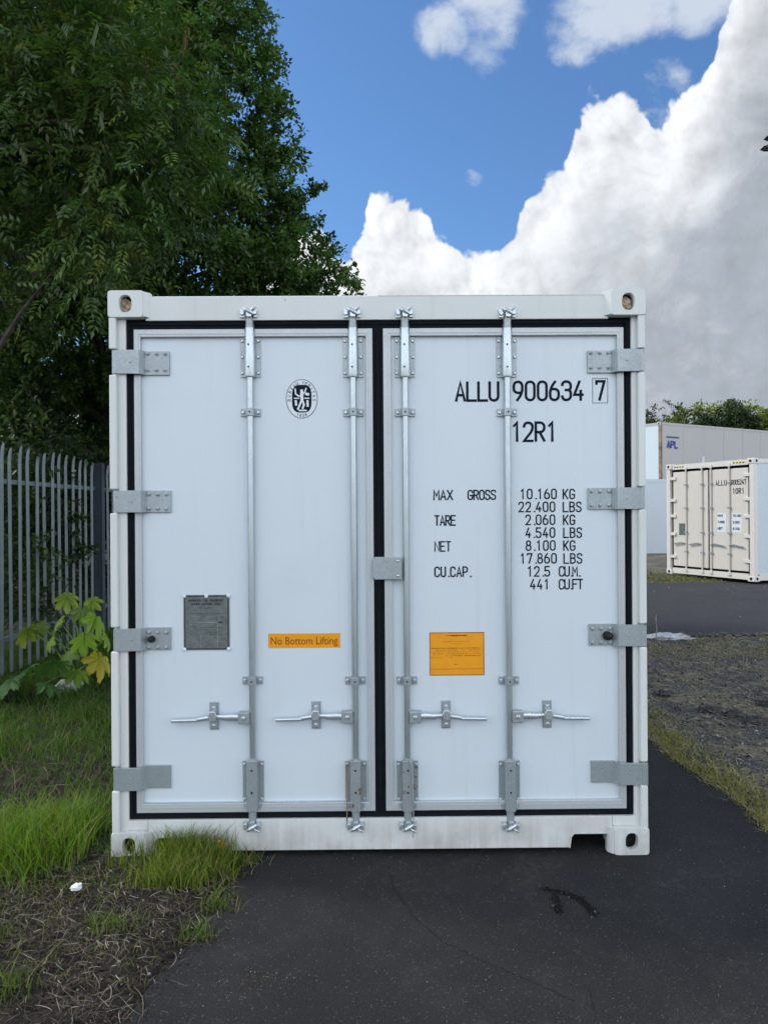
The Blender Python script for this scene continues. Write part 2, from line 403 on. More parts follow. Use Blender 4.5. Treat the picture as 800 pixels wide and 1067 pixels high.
def sheetx(name, cols, z, m):
    v = []; f = []
    for x, a, b in cols: v += [(x, a, z), (x, b, z)]
    for i in range(len(cols)-1): f.append((2*i, 2*i+2, 2*i+3, 2*i+1))
    me = bpy.data.meshes.new(name); me.from_pydata(v, [], f); me.materials.append(m)
    o = bpy.data.objects.new(name, me); C.collection.objects.link(o); tag(o, kind='structure'); return o
sheetx('road', [(x, 5.72+0.03*x+0.06*vn(x, 0, 2), 12.55+0.10*vn(x, 9, .9)+max(0, x-5)*0.05) for x in np.arange(-2, 45, 0.08)], 0.004, M['road'])
# thin cracks in the asphalt and the worn patch
def ribbon3(name, pts, wd, z, m, jag=0.004, kind='structure'):
    v = []; f = []; P = []
    for a, b in zip(pts[:-1], pts[1:]):
        n = max(2, int(math.dist(a, b)/0.012))
        for k in range(n): t = k/n; P.append((a[0]+(b[0]-a[0])*t+random.uniform(-jag, jag), a[1]+(b[1]-a[1])*t+random.uniform(-jag, jag)))
    for i in range(len(P)):
        a, b = P[max(0, i-1)], P[min(len(P)-1, i+1)]; d = Vector((b[0]-a[0], b[1]-a[1])).normalized() if a != b else Vector((1, 0))
        w2 = wd*random.uniform(.3, 1)*.5; v += [(P[i][0]-d.y*w2, P[i][1]+d.x*w2, z), (P[i][0]+d.y*w2, P[i][1]-d.x*w2, z)]
    for i in range(len(P)-1): f.append((2*i, 2*i+1, 2*i+3, 2*i+2))
    me = bpy.data.meshes.new(name); me.from_pydata(v, [], f); me.materials.append(m)
    o = bpy.data.objects.new(name, me); C.collection.objects.link(o); tag(o, kind=kind); return o
def gp(px, py):      # measured ground position of a photo point
    dx, dy = px-400, py-533.5; dx, dy = dx-ROLL*dy, dy+ROLL*dx
    dd = CAM.z*FPX/dy; return (dx/FPX*dd, dd+CAM.y)
ribbon3('asphalt_crack', [gp(404, 902), gp(410, 925), gp(430, 955), gp(462, 982), gp(500, 1000), gp(560, 1026), gp(600, 1045)], 0.0035, 0.0025, M['crack'])
ribbon3('asphalt_crack', [gp(612, 1030), gp(618, 1050), gp(624, 1075)], 0.0035, 0.0025, M['crack'])

# ------------------------------------------------------------------ stroke lettering
G = {
 'A': [[(0,0),(.5,1),(1,0)], [(.16,.3),(.84,.3)]], 'L': [[(0,1),(0,0),(1,0)]], 'U': [[(0,1),(0,0,.5),(1,0,.5),(1,1)]],
 '0': ['c', [(0,.5),(0,1,.5),(1,1,.5),(1,0,.5),(0,0,.5)]], 'O': ['c', [(0,.5),(0,1,.5),(1,1,.5),(1,0,.5),(0,0,.5)]],
 '9': [[(1,.62),(1,1,.5),(0,1,.5),(0,.40,.5),(1,.40,.45),(1,.55)], [(1,.7),(1,.36,.6),(.4,0)]],
 '6': [[(0,.38),(0,0,.5),(1,0,.5),(1,.60,.5),(0,.60,.45),(0,.45)], [(0,.3),(0,.64,.6),(.6,1)]],
 '3': [[(0,.8),(0,1,.5),(1,1,.5),(1,.54,.35),(.4,.54)], [(.5,.54),(1,.54,.35),(1,0,.5),(0,0,.5),(0,.2)]],
 '4': [[(.6,1),(0,.28),(1,.28)], [(.74,.5),(.74,0)]], '7': [[(0,.86),(0,1),(1,1),(.38,0)]], '1': [[(.2,.82),(.55,1),(.55,0)]],
 '2': [[(0,.78),(0,1,.5),(1,1,.5),(1,.58,.4),(0,0),(1,0)]], '5': [[(.95,1),(.06,1),(.02,.58),(1,.6,.5),(1,0,.5),(0,0,.5),(0,.18)]],
 '8': ['c', [(.08,.75),(.08,1,.42),(.92,1,.42),(.92,.54,.42),(.08,.54,.42)], [(0,.27),(0,.54,.5),(1,.54,.5),(1,0,.5),(0,0,.5)]],
 'R': [[(0,0),(0,1),(1,1,.5),(1,.48,.5),(0,.48)], [(.45,.48),(1,0)]], 'K': [[(0,0),(0,1)], [(1,1),(0,.36)], [(.3,.55),(1,0)]],
 'G': [[(1,.78),(1,1,.5),(0,1,.5),(0,0,.5),(1,0,.5),(1,.45),(.5,.45)]], 'B': [[(0,0),(0,1),(.95,1,.45),(.95,.53,.45),(0,.53)], [(.1,.53),(1,.53,.5),(1,0,.5),(0,0)]],
 'S': [[(1,.8),(1,1,.5),(0,1,.5),(0,.55,.5),(1,.48,.5),(1,0,.5),(0,0,.5),(0,.2)]], 'M': [[(0,0),(0,1),(.5,.4),(1,1),(1,0)]],
 'X': [[(0,0),(1,1)], [(0,1),(1,0)]], 'T': [[(0,1),(1,1)], [(.5,1),(.5,0)]], 'E': [[(1,1),(0,1),(0,0),(1,0)], [(0,.52),(.85,.52)]],
 'F': [[(1,1),(0,1),(0,0)], [(0,.52),(.85,.52)]], 'N': [[(0,0),(0,1),(1,0),(1,1)]], 'C': [[(1,.78),(1,1,.5),(0,1,.5),(0,0,.5),(1,0,.5),(1,.22)]],
 'P': [[(0,0),(0,1),(1,1,.5),(1,.45,.5),(0,.45)]], 'D': [[(0,0),(0,1),(1,1,.5),(1,0,.5),(0,0)]], 'V': [[(0,1),(.5,0),(1,1)]], 'I': [[(.5,0),(.5,1)]],
 'Y': [[(0,1),(.5,.5),(1,1)], [(.5,.5),(.5,0)]], '.': [[(.3,0),(.45,0)]], ' ': [],
}
def roundpoly(pts, W, H, closed):
    P = [(p[0]*W, p[1]*H, (p[2]*W if len(p) > 2 else 0)) for p in pts]; out = []
    n = len(P)
    for i, p in enumerate(P):
        if p[2] <= 0 or (not closed and i in (0, n-1)): out.append((p[0], p[1])); continue
        a = Vector(P[i-1][:2]); b = Vector(p[:2]); c = Vector(P[(i+1) % n][:2])
        r = min(p[2], (a-b).length*.98, (c-b).length*.98)
        s = b+(a-b).normalized()*r; e = b+(c-b).normalized()*r
        for k in range(6):
            t = k/5; pt = s*(1-t)**2 + b*2*t*(1-t)*0.86 + (s+e)*0.5*2*t*(1-t)*0.14 + e*t*t; out.append((pt.x, pt.y))
    return out
class Letters:
    def __init__(s): s.v = []; s.f = []; s.n = 0
    def stroke(s, pts, wd, T, closed=False):
        q = []
        for p in pts:
            if not q or math.dist(p, q[-1]) > 1e-6: q.append(p)
        if closed and math.dist(q[0], q[-1]) < 1e-6: q.pop()
        n = len(q)
        if n < 2: return
        if not closed:
            a, b = Vector(q[0]), Vector(q[1]); 
            c, d = Vector(q[-1]), Vector(q[-2])
            q[0] = tuple(a+(a-b).normalized()*wd*.35); q[-1] = tuple(c+(c-d).normalized()*wd*.35)
        L = []
        s.n += 1; lift = 0.0003*(s.n % 3)
        for i in range(n):
            p = Vector(q[i])
            d1 = (p-Vector(q[i-1])).normalized() if (i > 0 or closed) else None
            d2 = (Vector(q[(i+1) % n])-p).normalized() if (i < n-1 or closed) else None
            d1 = d1 or d2; d2 = d2 or d1
            nn = Vector((-d1.y-d2.y, d1.x+d2.x)); 
            if nn.length < 1e-6: nn = Vector((-d1.y, d1.x))
            nn.normalize(); k = wd*.5/max(0.5, nn.dot(Vector((-d1.y, d1.x))))
            L.append((p+nn*k, p-nn*k))
        b = len(s.v)
        for a, c in L: s.v += [T(a.x, a.y, lift), T(c.x, c.y, lift)]
        for i in range(n if closed else n-1):
            j = (i+1) % n; s.f.append((b+2*i, b+2*i+1, b+2*j+1, b+2*j))
    def glyph(s, ch, W, H, wd, T):
        g = G.get(ch, []); closed = False
        for st in g:
            if st == 'c': closed = True; continue
            s.stroke(roundpoly(st, W, H, closed), wd, T, closed)
    def text(s, txt, x, z, y, W, H, wd, adv, dot=None, slant=0):
        for ch in txt:
            s.glyph(ch, W, H, wd, lambda a, b, l, x=x: (x+a, y-l, z+b)); x += (dot if (ch == '.' and dot) else adv)
        return s
    def build(s, name, m, parent): 
        me = bpy.data.meshes.new(name); me.from_pydata(s.v, [], s.f); me.materials.append(m)
        o = bpy.data.objects.new(name, me); C.collection.objects.link(o); o.parent = parent; return o
def fonttext(name, txt, size, x, y, z, m, parent, width=None, sx=1.0):
    cu = bpy.data.curves.new(name, 'FONT'); cu.body = txt; cu.size = size; cu.resolution_u = 3
    to = bpy.data.objects.new(name+'_tmp', cu); C.collection.objects.link(to)
    bpy.context.view_layer.update()
    me = bpy.data.meshes.new_from_object(to.evaluated_get(bpy.context.evaluated_depsgraph_get()))
    bpy.data.objects.remove(to); me.name = name
    xs = [v.co.x for v in me.vertices]; s = (width/(max(xs)-min(xs))) if width else sx; x0 = min(xs)
    for v in me.vertices: v.co = Vector((x+(v.co.x-x0)*s, y, z+v.co.y))
    me.materials.clear(); me.materials.append(m)
    o = bpy.data.objects.new(name, me); C.collection.objects.link(o); o.parent = parent; return o

# ------------------------------------------------------------------ MAIN CONTAINER
YAW = R(0.42)
main = empty('shipping_container', (-0.0235, 0, 0), YAW)
tag(main, 'large white ten foot shipping container close up, double doors with black lettering and orange stickers', 'shipping container')
MI = main.matrix_basis.inverted()
def L(px, py, Yd=0.0):    # measured point on the container, at depth Yd behind its front plane, in its own metres
    dx, dy = px-400, py-533.5; dx, dy = dx-ROLL*dy, dy+ROLL*dx
    o = MI @ CAM; d = MI.to_3x3() @ Vector((dx/FPX, 1, -dy/FPX)); t = (Yd-o.y)/d.y
    p = o+d*t; return p.x, p.z
def bx(mb, x0, y0, x1, y1, Ya, Yb, ref=None):   # box whose front face (depth Ya) spans the measured rectangle
    cx, cy = (x0+x1)/2, (y0+y1)/2
    a = L(x0, cy, Ya)[0]; b = L(x1, cy, Ya)[0]; t = L(cx, y0, Ya)[1]; u = L(cx, y1, Ya)[1]
    mb.box(a, b, Ya, Yb, u, t); return mb
W2, HT, LEN = 1.219, 2.578, 2.99
YH, YD, YG, YF = 0.030, 0.062, 0.047, 0.043     # header face, door panel, gasket, door trim
def casting(parent, sx, top, back=False, rust=False):
    # corner fitting with an oval aperture in its face and one in its side
    w_, h_, dp = 0.162, 0.124, 0.17
    x1 = sx*W2; x0 = sx*(W2-w_); z1 = HT if top else h_; z0 = z1-h_
    if x0 > x1: x0, x1 = x1, x0
    y0 = 0.0 if not back else LEN; s = 1 if not back else -1
    mb = MB(); n = 48; cx, cz = (x0+x1)/2, (z0+z1)/2; r = 0.014
    hw, hh = 0.028, 0.038
    if top: cx2 = cx-0.008*0
    outer = []; inner = []
    for k in range(n):
        g = 2*math.pi*(k+.5)/n; c, t = math.cos(g), math.sin(g)
        e = 0.16; ox = (w_/2)*math.copysign(abs(c)**e, c); oz = (h_/2)*math.copysign(abs(t)**e, t)
        outer.append((cx+ox, cz+oz)); inner.append((cx+hw*math.copysign(abs(c)**.8, c), cz+hh*math.copysign(abs(t)**.8, t)))
    loops = [(outer, y0+s*dp, 1), (outer, y0+s*0.006, 1), ([(cx+(p[0]-cx)*.965, cz+(p[1]-cz)*.965) for p in outer], y0, 1),
             ([(cx+(p[0]-cx)*1.05, cz+(p[1]-cz)*1.05) for p in inner], y0, 1), (inner, y0+s*0.003, 1), (inner, y0+s*0.035, 1)]
    for lp, yy, _ in loops: mb.v += [(p[0], yy, p[1]) for p in lp]
    for a in range(len(loops)-1):
        for k in range(n):
            j = (k+1) % n; q4 = (a*n+k, (a+1)*n+k, (a+1)*n+j, a*n+j); mb.f.append(q4 if s > 0 else q4[::-1])
    o = mb.build('corner_casting', M['frame'], parent, smooth=True)
    ins = MB(); b = []
    ins.box(x0+.03, x1-.03, y0+min(s*0.034, s*0.12), y0+max(s*0.034, s*0.12), z0+.02, z1-.02) if False else None
    y_in = y0+s*0.05
    ins.prism([(cx-.05, cz-.05), (cx+.05, cz-.05), (cx+.05, cz+.05), (cx-.05, cz+.05)], min(y_in, y_in+s*.01), max(y_in, y_in+s*.01))
    if rust:     # tilted lock plate seen inside the upper castings
        ins2 = MB(); ins2.prism([(cx-.024, cz-.034), (cx+.022, cz-.03), (cx+.020, cz+.012), (cx-.004, cz+.030), (cx-.024, cz+.02)], y0+.022, y0+.03)
        ins2.build('casting_insert', M['rustin'], o)
    ins.build('casting_cavity', M['black'], o)
    return o
for sx in (-1, 1):
    for top in (False, True):
        casting(main, sx, top, rust=top); casting(main, sx, top, back=True)
# tapered welds between casting and rails
for sx in (-1, 1):
    for z0, z1 in ((0.005, 0.118), (HT-0.118, HT-0.006)):
        a, b = sx*(W2-0.161), sx*(W2-0.161-0.024)
        mb = MB(); xs = [(a, 0.004), (b, YH+.001), (b, YH+.03), (a, YH+.03)]
        bidx = len(mb.v); mb.v += [(x, y, z0) for x, y in xs]+[(x, y, z1) for x, y in xs]
        mb.f += [(3,2,1,0),(4,5,6,7),(0,1,5,4),(1,2,6,5),(2,3,7,6),(3,0,4,7)]
        mb.build('casting_weld', M['frame'], main)
# corner posts: set-back inner face and proud J-bar pieces broken at the hinges
HL = [(364.5, 389.5), (511, 534), (655, 678.5), (800, 824)]
HR = [(363.5, 387), (508, 530.5), (651, 673.5), (795, 818)]
for side, hs in ((-1, HL), (1, HR)):
    mb = MB()
    xi = L(131.5 if side < 0 else 657.5, 400, YH)[0]
    mb.box(min(xi, side*(W2-0.036)), max(xi, side*(W2-0.036)), YH, 0.12, 0.10, HT-0.10)
    mb.box(min(side*(W2-0.036), side*(W2-.008)), max(side*(W2-0.036), side*(W2-.008)), YH+.012, 0.15, 0.10, HT-0.10)
    post = mb.build('corner_post', M['frame'], main, bevel=0.003)
    cuts = [HT-0.115]
    px = 120 if side < 0 else 668
    segs = []; top = HT-0.122
    for a, b in hs:
        za, zb = L(px, a, 0.004)[1], L(px, b, 0.004)[1]; segs.append((za+0.004, top)); top = zb-0.004
    segs.append((0.118, top))
    for z0, z1 in segs:
        m2 = MB(); x0, x1 = side*(W2-0.037), side*(W2-0.004)
        m2.box(min(x0, x1), max(x0, x1), 0.004, YH+0.02, z0, z1); m2.build('post_edge_bar', M['frame'], post, bevel=0.006, seg=3)
# header and sill
mb = MB(); zt = L(400, 307.5, YH)[1]; zb_ = L(400, 333, YH)[1]
mb.prism_x([(YH, zb_), (YH, zt-.004), (YH+.004, zt), (0.16, zt), (0.16, zt-.01), (YH+0.05, zt-.012), (YH+.05, zb_)], -W2+.163, W2-.163)
header = mb.build('header', M['frame'], main, bevel=0.002)
MB().box(0.0, W2-.17, YH-.0018, YH, zt-.0035, zt-.0015).build('rain_lip', M['frame'], header)
zs_t = L(400, 852.5, YH)[1]; zs_b = L(400, 885, YH)[1]
# sill outline with the two forklift pockets cut out of its underside
def lx(px): return L(px, 880, YH)[0]
pkL, pkR = (lx(161), lx(203)), (lx(594), lx(636)); zp = L(600, 869, YH)[1]
out = [(-W2+.16, zs_b), (pkL[0], zs_b), (pkL[0]+.006, zp-.012), (pkL[0]+.018, zp), (pkL[1]-.018, zp), (pkL[1]-.006, zp-.012), (pkL[1], zs_b),
       (pkR[0], zs_b), (pkR[0]+.006, zp-.012), (pkR[0]+.018, zp), (pkR[1]-.018, zp), (pkR[1]-.006, zp-.012), (pkR[1]+.003, zs_b), (W2-.16, zs_b), (W2-.16, zs_t), (-W2+.16, zs_t)]
sill = MB().prism(out, YH, YH+.05).build('sill', M['frame'], main, bevel=0.002)
for sx in (-1, 1):
    xa, xb = sorted((sx*(W2-.040), sx*(W2-.159))); MB().box(xa, xb, YH+.001, YH+.05, .1255, zs_t).build('sill_end', M['frame'], sill)
for a, b in (pkL, pkR):   # rolled lip round the pocket
    pts = [(a-.004, YH-.002, zs_b), (a+.003, YH-.002, zp-.012), (a+.017, YH-.002, zp+.004), (b-.017, YH-.002, zp+.004), (b-.003, YH-.002, zp-.012), (b+.004, YH-.002, zs_b)]
    MB().tube(pts, 0.0035, 6).build('pocket_lip', M['frame'], sill, smooth=True)
    MB().box(a-.005, b+.005, YH+.30, YH+.31, zs_b-.03, zp+.02).build('pocket_back', M['dark'], sill)
    MB().box(a-.005, b+.005, YH+.052, YH+.30, zp+.006, zp+.012).build('pocket_roof', M['dark'], sill)
# body shell behind the door end
ribs = MB()
for sx in (-1, 1):
    x0, x1 = (sx*(W2-.03), sx*(W2-.055)) ; x0, x1 = min(x0, x1), max(x0, x1)
    s_ = MB().box(x0, x1, 0.15, LEN-.12, .16, HT-.10)
    y = 0.3
    while y < LEN-.25:
        s_.box(min(sx*(W2-.03), sx*(W2-.022)), max(sx*(W2-.03), sx*(W2-.022)), y, y+.05, .17, HT-.11); y += 0.28
    s_.build('side_wall', M['side'], main)
    MB().box(min(sx*(W2-.006), sx*(W2-.07)), max(sx*(W2-.006), sx*(W2-.07)), .171, LEN-.171, .045, .158).build('side_rail', M['frame'], main, bevel=.004)
    MB().box(min(sx*(W2-.006), sx*(W2-.07)), max(sx*(W2-.006), sx*(W2-.07)), .171, LEN-.171, HT-.09, HT-.012).build('side_rail', M['frame'], main, bevel=.004)
    MB().box(min(sx*(W2-.004), sx*(W2-.1)), max(sx*(W2-.004), sx*(W2-.1)), LEN-.1, LEN-.004, .125, HT-.125).build('corner_post', M['frame'], main, bevel=.004)
MB().box(-W2+.071, W2-.071, .161, LEN-.05, HT-.05, HT-.02).build('roof', M['side'], main)
MB().box(-W2+.101, W2-.101, LEN-.06, LEN-.02, .05, HT-.055).build('end_wall', M['side'], main)
MB().box(-W2+.071, W2-.071, .10, LEN-.07, .13, .155).build('floor_deck', M['dark'], main)
for y in np.arange(.5, 2.8, .45): MB().box(-W2+.071, W2-.071, y, y+.05, .05, .129).build('cross_member', M['dark'], main)
# gasket: one rubber frame round both doors, standing in the rebate
def frame4(mb, xo0, yo0, xo1, yo1, xi0, yi0, xi1, yi1, Ya, Yb):
    A = L(xo0, (yo0+yo1)/2, Ya)[0]; B = L(xo1, (yo0+yo1)/2, Ya)[0]; T = L(400, yo0, Ya)[1]; U = L(400, yo1, Ya)[1]
    a = L(xi0, (yo0+yo1)/2, Ya)[0]; b = L(xi1, (yo0+yo1)/2, Ya)[0]; t = L(400, yi0, Ya)[1]; u = L(400, yi1, Ya)[1]
    mb.v += [(A,Ya,U),(B,Ya,U),(B,Ya,T),(A,Ya,T),(a,Ya,u),(b,Ya,u),(b,Ya,t),(a,Ya,t)]; n0 = len(mb.v)-8
    mb.v += [(x, Yb, z) for x, y, z in mb.v[n0:n0+8]]
    for i in range(4):
        j = (i+1) % 4
        mb.f.append((n0+i, n0+j, n0+4+j, n0+4+i)); mb.f.append((n0+4+i, n0+4+j, n0+12+j, n0+12+i)); mb.f.append((n0+j, n0+i, n0+8+i, n0+8+j))
    return (A, B, U, T), (a, b, u, t)
g = MB(); frame4(g, 129, 330, 663, 856, 142, 344, 648, 843.5, YG, YG+.03)
gask = g.build('door_gasket', M['rubber'], main)
lip = MB(); frame4(lip, 133.6, 334.5, 657.6, 851, 137, 338, 653, 847.5, YG-.006, YG); lip.build('gasket_lip', M['rubber'], gask, bevel=.002)
bx(MB(), 386, 333, 404, 853, YG-.002, YG+.03).build('gasket_strip', M['rubber'], gask)
bx(MB(), 393.5, 343, 396.5, 845, YG-.012, YG-.002).build('gasket_strip', M['rubber'], gask, bevel=.003)

def door(x0, x1, trim_l, trim_r):
    """x0,x1: outer edges of the leaf; trim widths in measured pixels."""
    p = MB(); bx(p, x0+2, 343, x1-2, 843.5, YD, YD+.06)
    d = p.build('door', M['panel'], main)
    f = MB(); frame4(f, x0, 342, x1, 845, x0+trim_l, 350, x1-trim_r, 835.5, YF, YD)
    f.build('door_trim', M['alu'], d, bevel=.0025)
    f = MB(); frame4(f, x0+trim_l*.55, 346, x1-trim_r*.55, 840.3, x0+trim_l*.55+1.0, 347, x1-trim_r*.55-1.0, 839.3, YF-.0022, YF); f.build('trim_bead', M['alu'], d)
    f = MB(); bx(f, x0+trim_l, 836, x1-trim_r, 838, YF+.002, YD); f.build('drip_strip', M['chrome'], d)
    return d
dl = door(141, 389.5, 7, 7); dr = door(400.5, 651, 8, 7)
# hinges
def hinge(par, side, ya, yb, x_in, bolts=True, knob=None):
    # x_in: inner end; fold near the trim, knuckle at the post
    if side < 0: xk0, xk1, xf = 117.3, 124, 146.5
    else: xk0, xk1, xf = 671, 664.5, 641.5
    yc = (ya+yb)/2
    if side > 0 and yc > 600: xk0, xk1, xf = xk0+2, xk1+1.5, xf+1
    if side > 0 and yc > 700: xk0, xk1, xf = xk0+1.5, xk1+1.2, xf+1.5
    if side < 0 and yc > 500: xk0, xk1, xf = xk0+1.5, xk1+1.5, xf+2
    z1, z0 = L(400, ya-ROLL*0, 0.02)[1], L(400, yb, 0.02)[1]
    z1 = L(xf, ya, 0.02)[1]; z0 = L(xf, yb, 0.02)[1]
    a = L(x_in, yc, YD-.012)[0]; fo = L(xf, yc, 0.03)[0]; s = 1 if side > 0 else -1
    k1 = L(xk1, yc, 0.02)[0]; k0 = L(xk0, yc, 0.02)[0]
    prof = [(a, YD-.010), (fo-s*.018, YD-.010), (fo+s*.004, 0.018), (k1, 0.014), (k0, 0.014)]
    mb = MB(); th = 0.008
    n = len(prof)
    for z in (z0, z1):
        mb.v += [(x, y, z) for x, y in prof] + [(x, y+th, z) for x, y in prof]
    for i in range(n-1):
        q4 = [(i, i+1, 2*n+i+1, 2*n+i), (n+i+1, n+i, 3*n+i, 3*n+i+1), (i, n+i, n+i+1, i+1), (2*n+i, 2*n+i+1, 3*n+i+1, 3*n+i)]
        mb.f += q4
    mb.f += [(0, 2*n, 3*n, n), (n-1, 2*n-1, 4*n-1, 3*n-1)]
    if s > 0: pass
    h = mb.build('hinge', M['galv'], par, bevel=.0015)
    k = MB(); kc = (k0+k1)/2; rr = abs(k0-k1)*.5
    k.tube([(kc, 0.024, z0+.002), (kc, 0.024, z1-.002)], rr, 16)
    b = MB()
    if bolts:
        for i in range(3):
            bxp = (x_in+ (3.5+8.6*i)*(-s)*-1) if s > 0 else (x_in-(4.5+9*i))
            if s > 0: bxp = x_in+3.5+9*i
            for yy in (ya+4, yb-4):
                X_, Z_ = L(bxp, yy, YD-.012); b.tube([(X_, YD-.010, Z_), (X_, YD-.0125, Z_), (X_, YD-.0126, Z_), (X_, YD-.018, Z_), (X_, YD-.020, Z_)], [.010, .010, .0068, .0066, .004], 10)
    else:
        for i in range(3):
            bxp = x_in+3.5+9*i if s > 0 else x_in-(4.5+9*i)
            X_, Z_ = L(bxp, yb-4.5, YD-.012); b.bolt(X_, Z_, YD-.010, .0038, .002)
    X_, Z_ = L((xf+xk1)/2, yc, .014); b.bolt(X_, Z_, .0145, .0045, .002)
    k.build('hinge_pin', M['galv'], par, smooth=True); build_each(b, 'hinge_bolt', M['galv'], par, smooth=True)
    if knob:
        X_, Z_ = L(knob[0], knob[1], YD-.02)
        MB().tube([(X_, YD-.010, Z_), (X_, YD-.026, Z_), (X_+.002, YD-.040, Z_+.003), (X_+.003, YD-.045, Z_+.004)], [knob[2], knob[2], knob[2]*.82, knob[2]*.5], 16).build('door_stop', M['black'], par, smooth=True)
for i, (a, b) in enumerate(HL): hinge(dl, -1, a, b, 176.5 if i == 0 else 178, i < 3, (158, 666, .0155) if i == 2 else None)
for i, (a, b) in enumerate(HR): hinge(dr, 1, a, b, (612, 612.5, 613.5, 615.8)[i], i < 3, (632.7, 662.5, .021) if i == 2 else None)
# locking bars
def lockbar(par, xt, xb, hand, hx_end, cx_catch, yh, lower_rust=False):
    XR = L(xt, 430, .042)[0]; XB = L(xb, 750, .042)[0]; X_ = (XR+XB)/2
    zt_, zb2 = L(xt, 326, .042)[1], L(xb, 860, .042)[1]
    YR = 0.042; mt = M['galv']
    mb = MB().tube([(X_, YR, zb2), (X_, YR, zt_)], 0.0145, 16); mb.build('locking_bar', M['bar'], par, smooth=True)
    # upper bearing bracket: folded plate with raised channel
    def chan(y0, y1, hw, cw, dz=0, name='bar_bracket', bolts=(0.1, .5, .9), rust=False):
        z1, z0 = L(xt, y0, YR)[1], L(xt, y1, YR)[1]
        pl = MB(); pf = YD-.006; cf = YR-.0165
        prof = [(-hw, pf), (-cw-.003, pf), (-cw+.002, cf+.004), (-cw+.005, cf), (cw-.005, cf), (cw-.002, cf+.004), (cw+.003, pf), (hw, pf)]
        prof2 = [(x, y+.004) for x, y in prof]; n = len(prof)
        for z in (z0, z1): pl.v += [(X_+x, y, z) for x, y in prof]+[(X_+x, y, z) for x, y in prof2]
        for i in range(n-1): pl.f += [(i, i+1, 2*n+i+1, 2*n+i), (n+i+1, n+i, 3*n+i, 3*n+i+1), (i, n+i, n+i+1, i+1), (2*n+i, 2*n+i+1, 3*n+i+1, 3*n+i)]
        pl.f += [(0, 2*n, 3*n, n), (n-1, 2*n-1, 4*n-1, 3*n-1)]
        o = pl.build(name, M['galvrust'] if rust else mt, par, bevel=.001)
        bo = MB()
        for t in bolts:
            for s in (-1, 1): bo.bolt(X_+s*(hw-.009), z1+(z0-z1)*t, pf, .0078, .007)
        build_each(bo, 'bracket_bolt', M['chrome'], par, smooth=True)
        return z0, z1, cf
    z0, z1, cf = chan(350.5, 392.5, .0455, .0215)
    up = MB().tube([(X_, YR, z0-.002), (X_, YR, z0+.008), (X_, YR, z1+.035), (X_, YR, z1+.040)], [.024, .0255, .0235, .0215], 18); up.tube([(X_, YR, z1+.04), (X_, YR, z1+.052)], .021, 16)
    up.build('bar_sleeve', M['bar'], par, smooth=True)
    dz = MB()
    for yy in (358.5, 382): Zd = L(xt, yy, .015)[1]; dz.tube([(X_-.003, .0178, Zd), (X_-.003, .0145, Zd)], .0042, 8)
    build_each(dz, 'sleeve_hole', M['black'], par)
    # top cam and keeper on the header
    def cam_(zc, up_):
        cm = MB(); s = 1 if up_ else -1
        cm.tube([(X_, YR-.005, zc-s*.075), (X_, YR-.008, zc-s*.02)], [.0185, .0175], 14)
        k = MB(); w = .036
        k.prism([(X_-.010, zc-s*.028), (X_+.012, zc-s*.030), (X_+.016, zc-s*.004), (X_+.004, zc+s*.010), (X_-.012, zc+s*.006)][::s], 0.006, YH)
        k.tube([(X_-.030, .020, zc-s*.012), (X_-.030, .008, zc-s*.012)], [.012, .009], 9); k.tube([(X_+.028, .020, zc-s*.010), (X_+.028, .008, zc-s*.010)], [.012, .0085], 9)
        k.tube([(X_-.022, .014, zc+s*.012), (X_-.010, .010, zc+s*.003), (X_+.006, .009, zc-s*.007), (X_+.022, .013, zc-s*.017)], [.007, .0105, .011, .008], 8)
        k.tube([(X_+.008, .012, zc), (X_+.022, .010, zc+s*.010), (X_+.036, .014, zc+s*.018)], [.006, .0055, .0035], 7)
        k.prism([(X_-.040, zc-s*.030), (X_-.020, zc-s*.030), (X_-.020, zc+s*.008), (X_-.040, zc+s*.008)][::s], .018, YH)
        k.prism([(X_+.020, zc-s*.028), (X_+.037, zc-s*.028), (X_+.037, zc+s*.008), (X_+.020, zc+s*.008)][::s], .018, YH)
        cm.build('cam_neck', mt, par, smooth=True); k.build('cam_keeper', M['chrome'], par, smooth=False, bevel=.0025)
    cam_(L(xt, 324, .02)[1], True); cam_(L(xb, 862.5, .02)[1], False)
    # small guides
    def guide(yc):
        zc = L((xt+xb)/2, yc, YR)[1]; h = .018
        gm = MB(); gm.box(X_-.046, X_-.014, YD-.008, YD, zc-h, zc+h); gm.box(X_+.014, X_+.046, YD-.008, YD, zc-h, zc+h)
        gm.tube([(X_, YR, zc-h), (X_, YR, zc+h)], .0205, 16)
        build_each(gm, 'bar_guide', mt, par, bevel=.002)
        b = MB(); b.bolt(X_-.034, zc, YD-.008, .009, .008); b.bolt(X_+.034, zc, YD-.008, .009, .008); build_each(b, 'guide_bolt', M['chrome'], par, smooth=True)
        MB().tube([(X_, .023, zc), (X_, .0195, zc)], .004, 8).build('guide_hole', M['black'], par)
    guide(429.5); guide(709.5)
    # lower anti-rack bracket
    z0, z1, cf = chan(794, 837, .048, .022, bolts=(.08, .93), rust=lower_rust)
    lw = MB(); zc0, zc1 = L(xb, 846, .02)[1], L(xb, 792.5, .02)[1]
    lw.prism([(X_-.024, zc0+.006), (X_-.018, zc0), (X_+.018, zc0), (X_+.024, zc0+.006), (X_+.024, zc1-.003), (X_+.020, zc1), (X_-.020, zc1), (X_-.024, zc1-.003)], .014, .036)
    lw.build('bracket_cover', M['galvrust'] if lower_rust else mt, par, bevel=.003)
    hh = MB()
    for yy in (803, 826): Zd = L(xb, yy, .015)[1]; hh.tube([(X_, .0138, Zd), (X_, .0122, Zd)], .0045, 8)
    build_each(hh, 'cover_hole', M['black'], par)
    fl = MB()
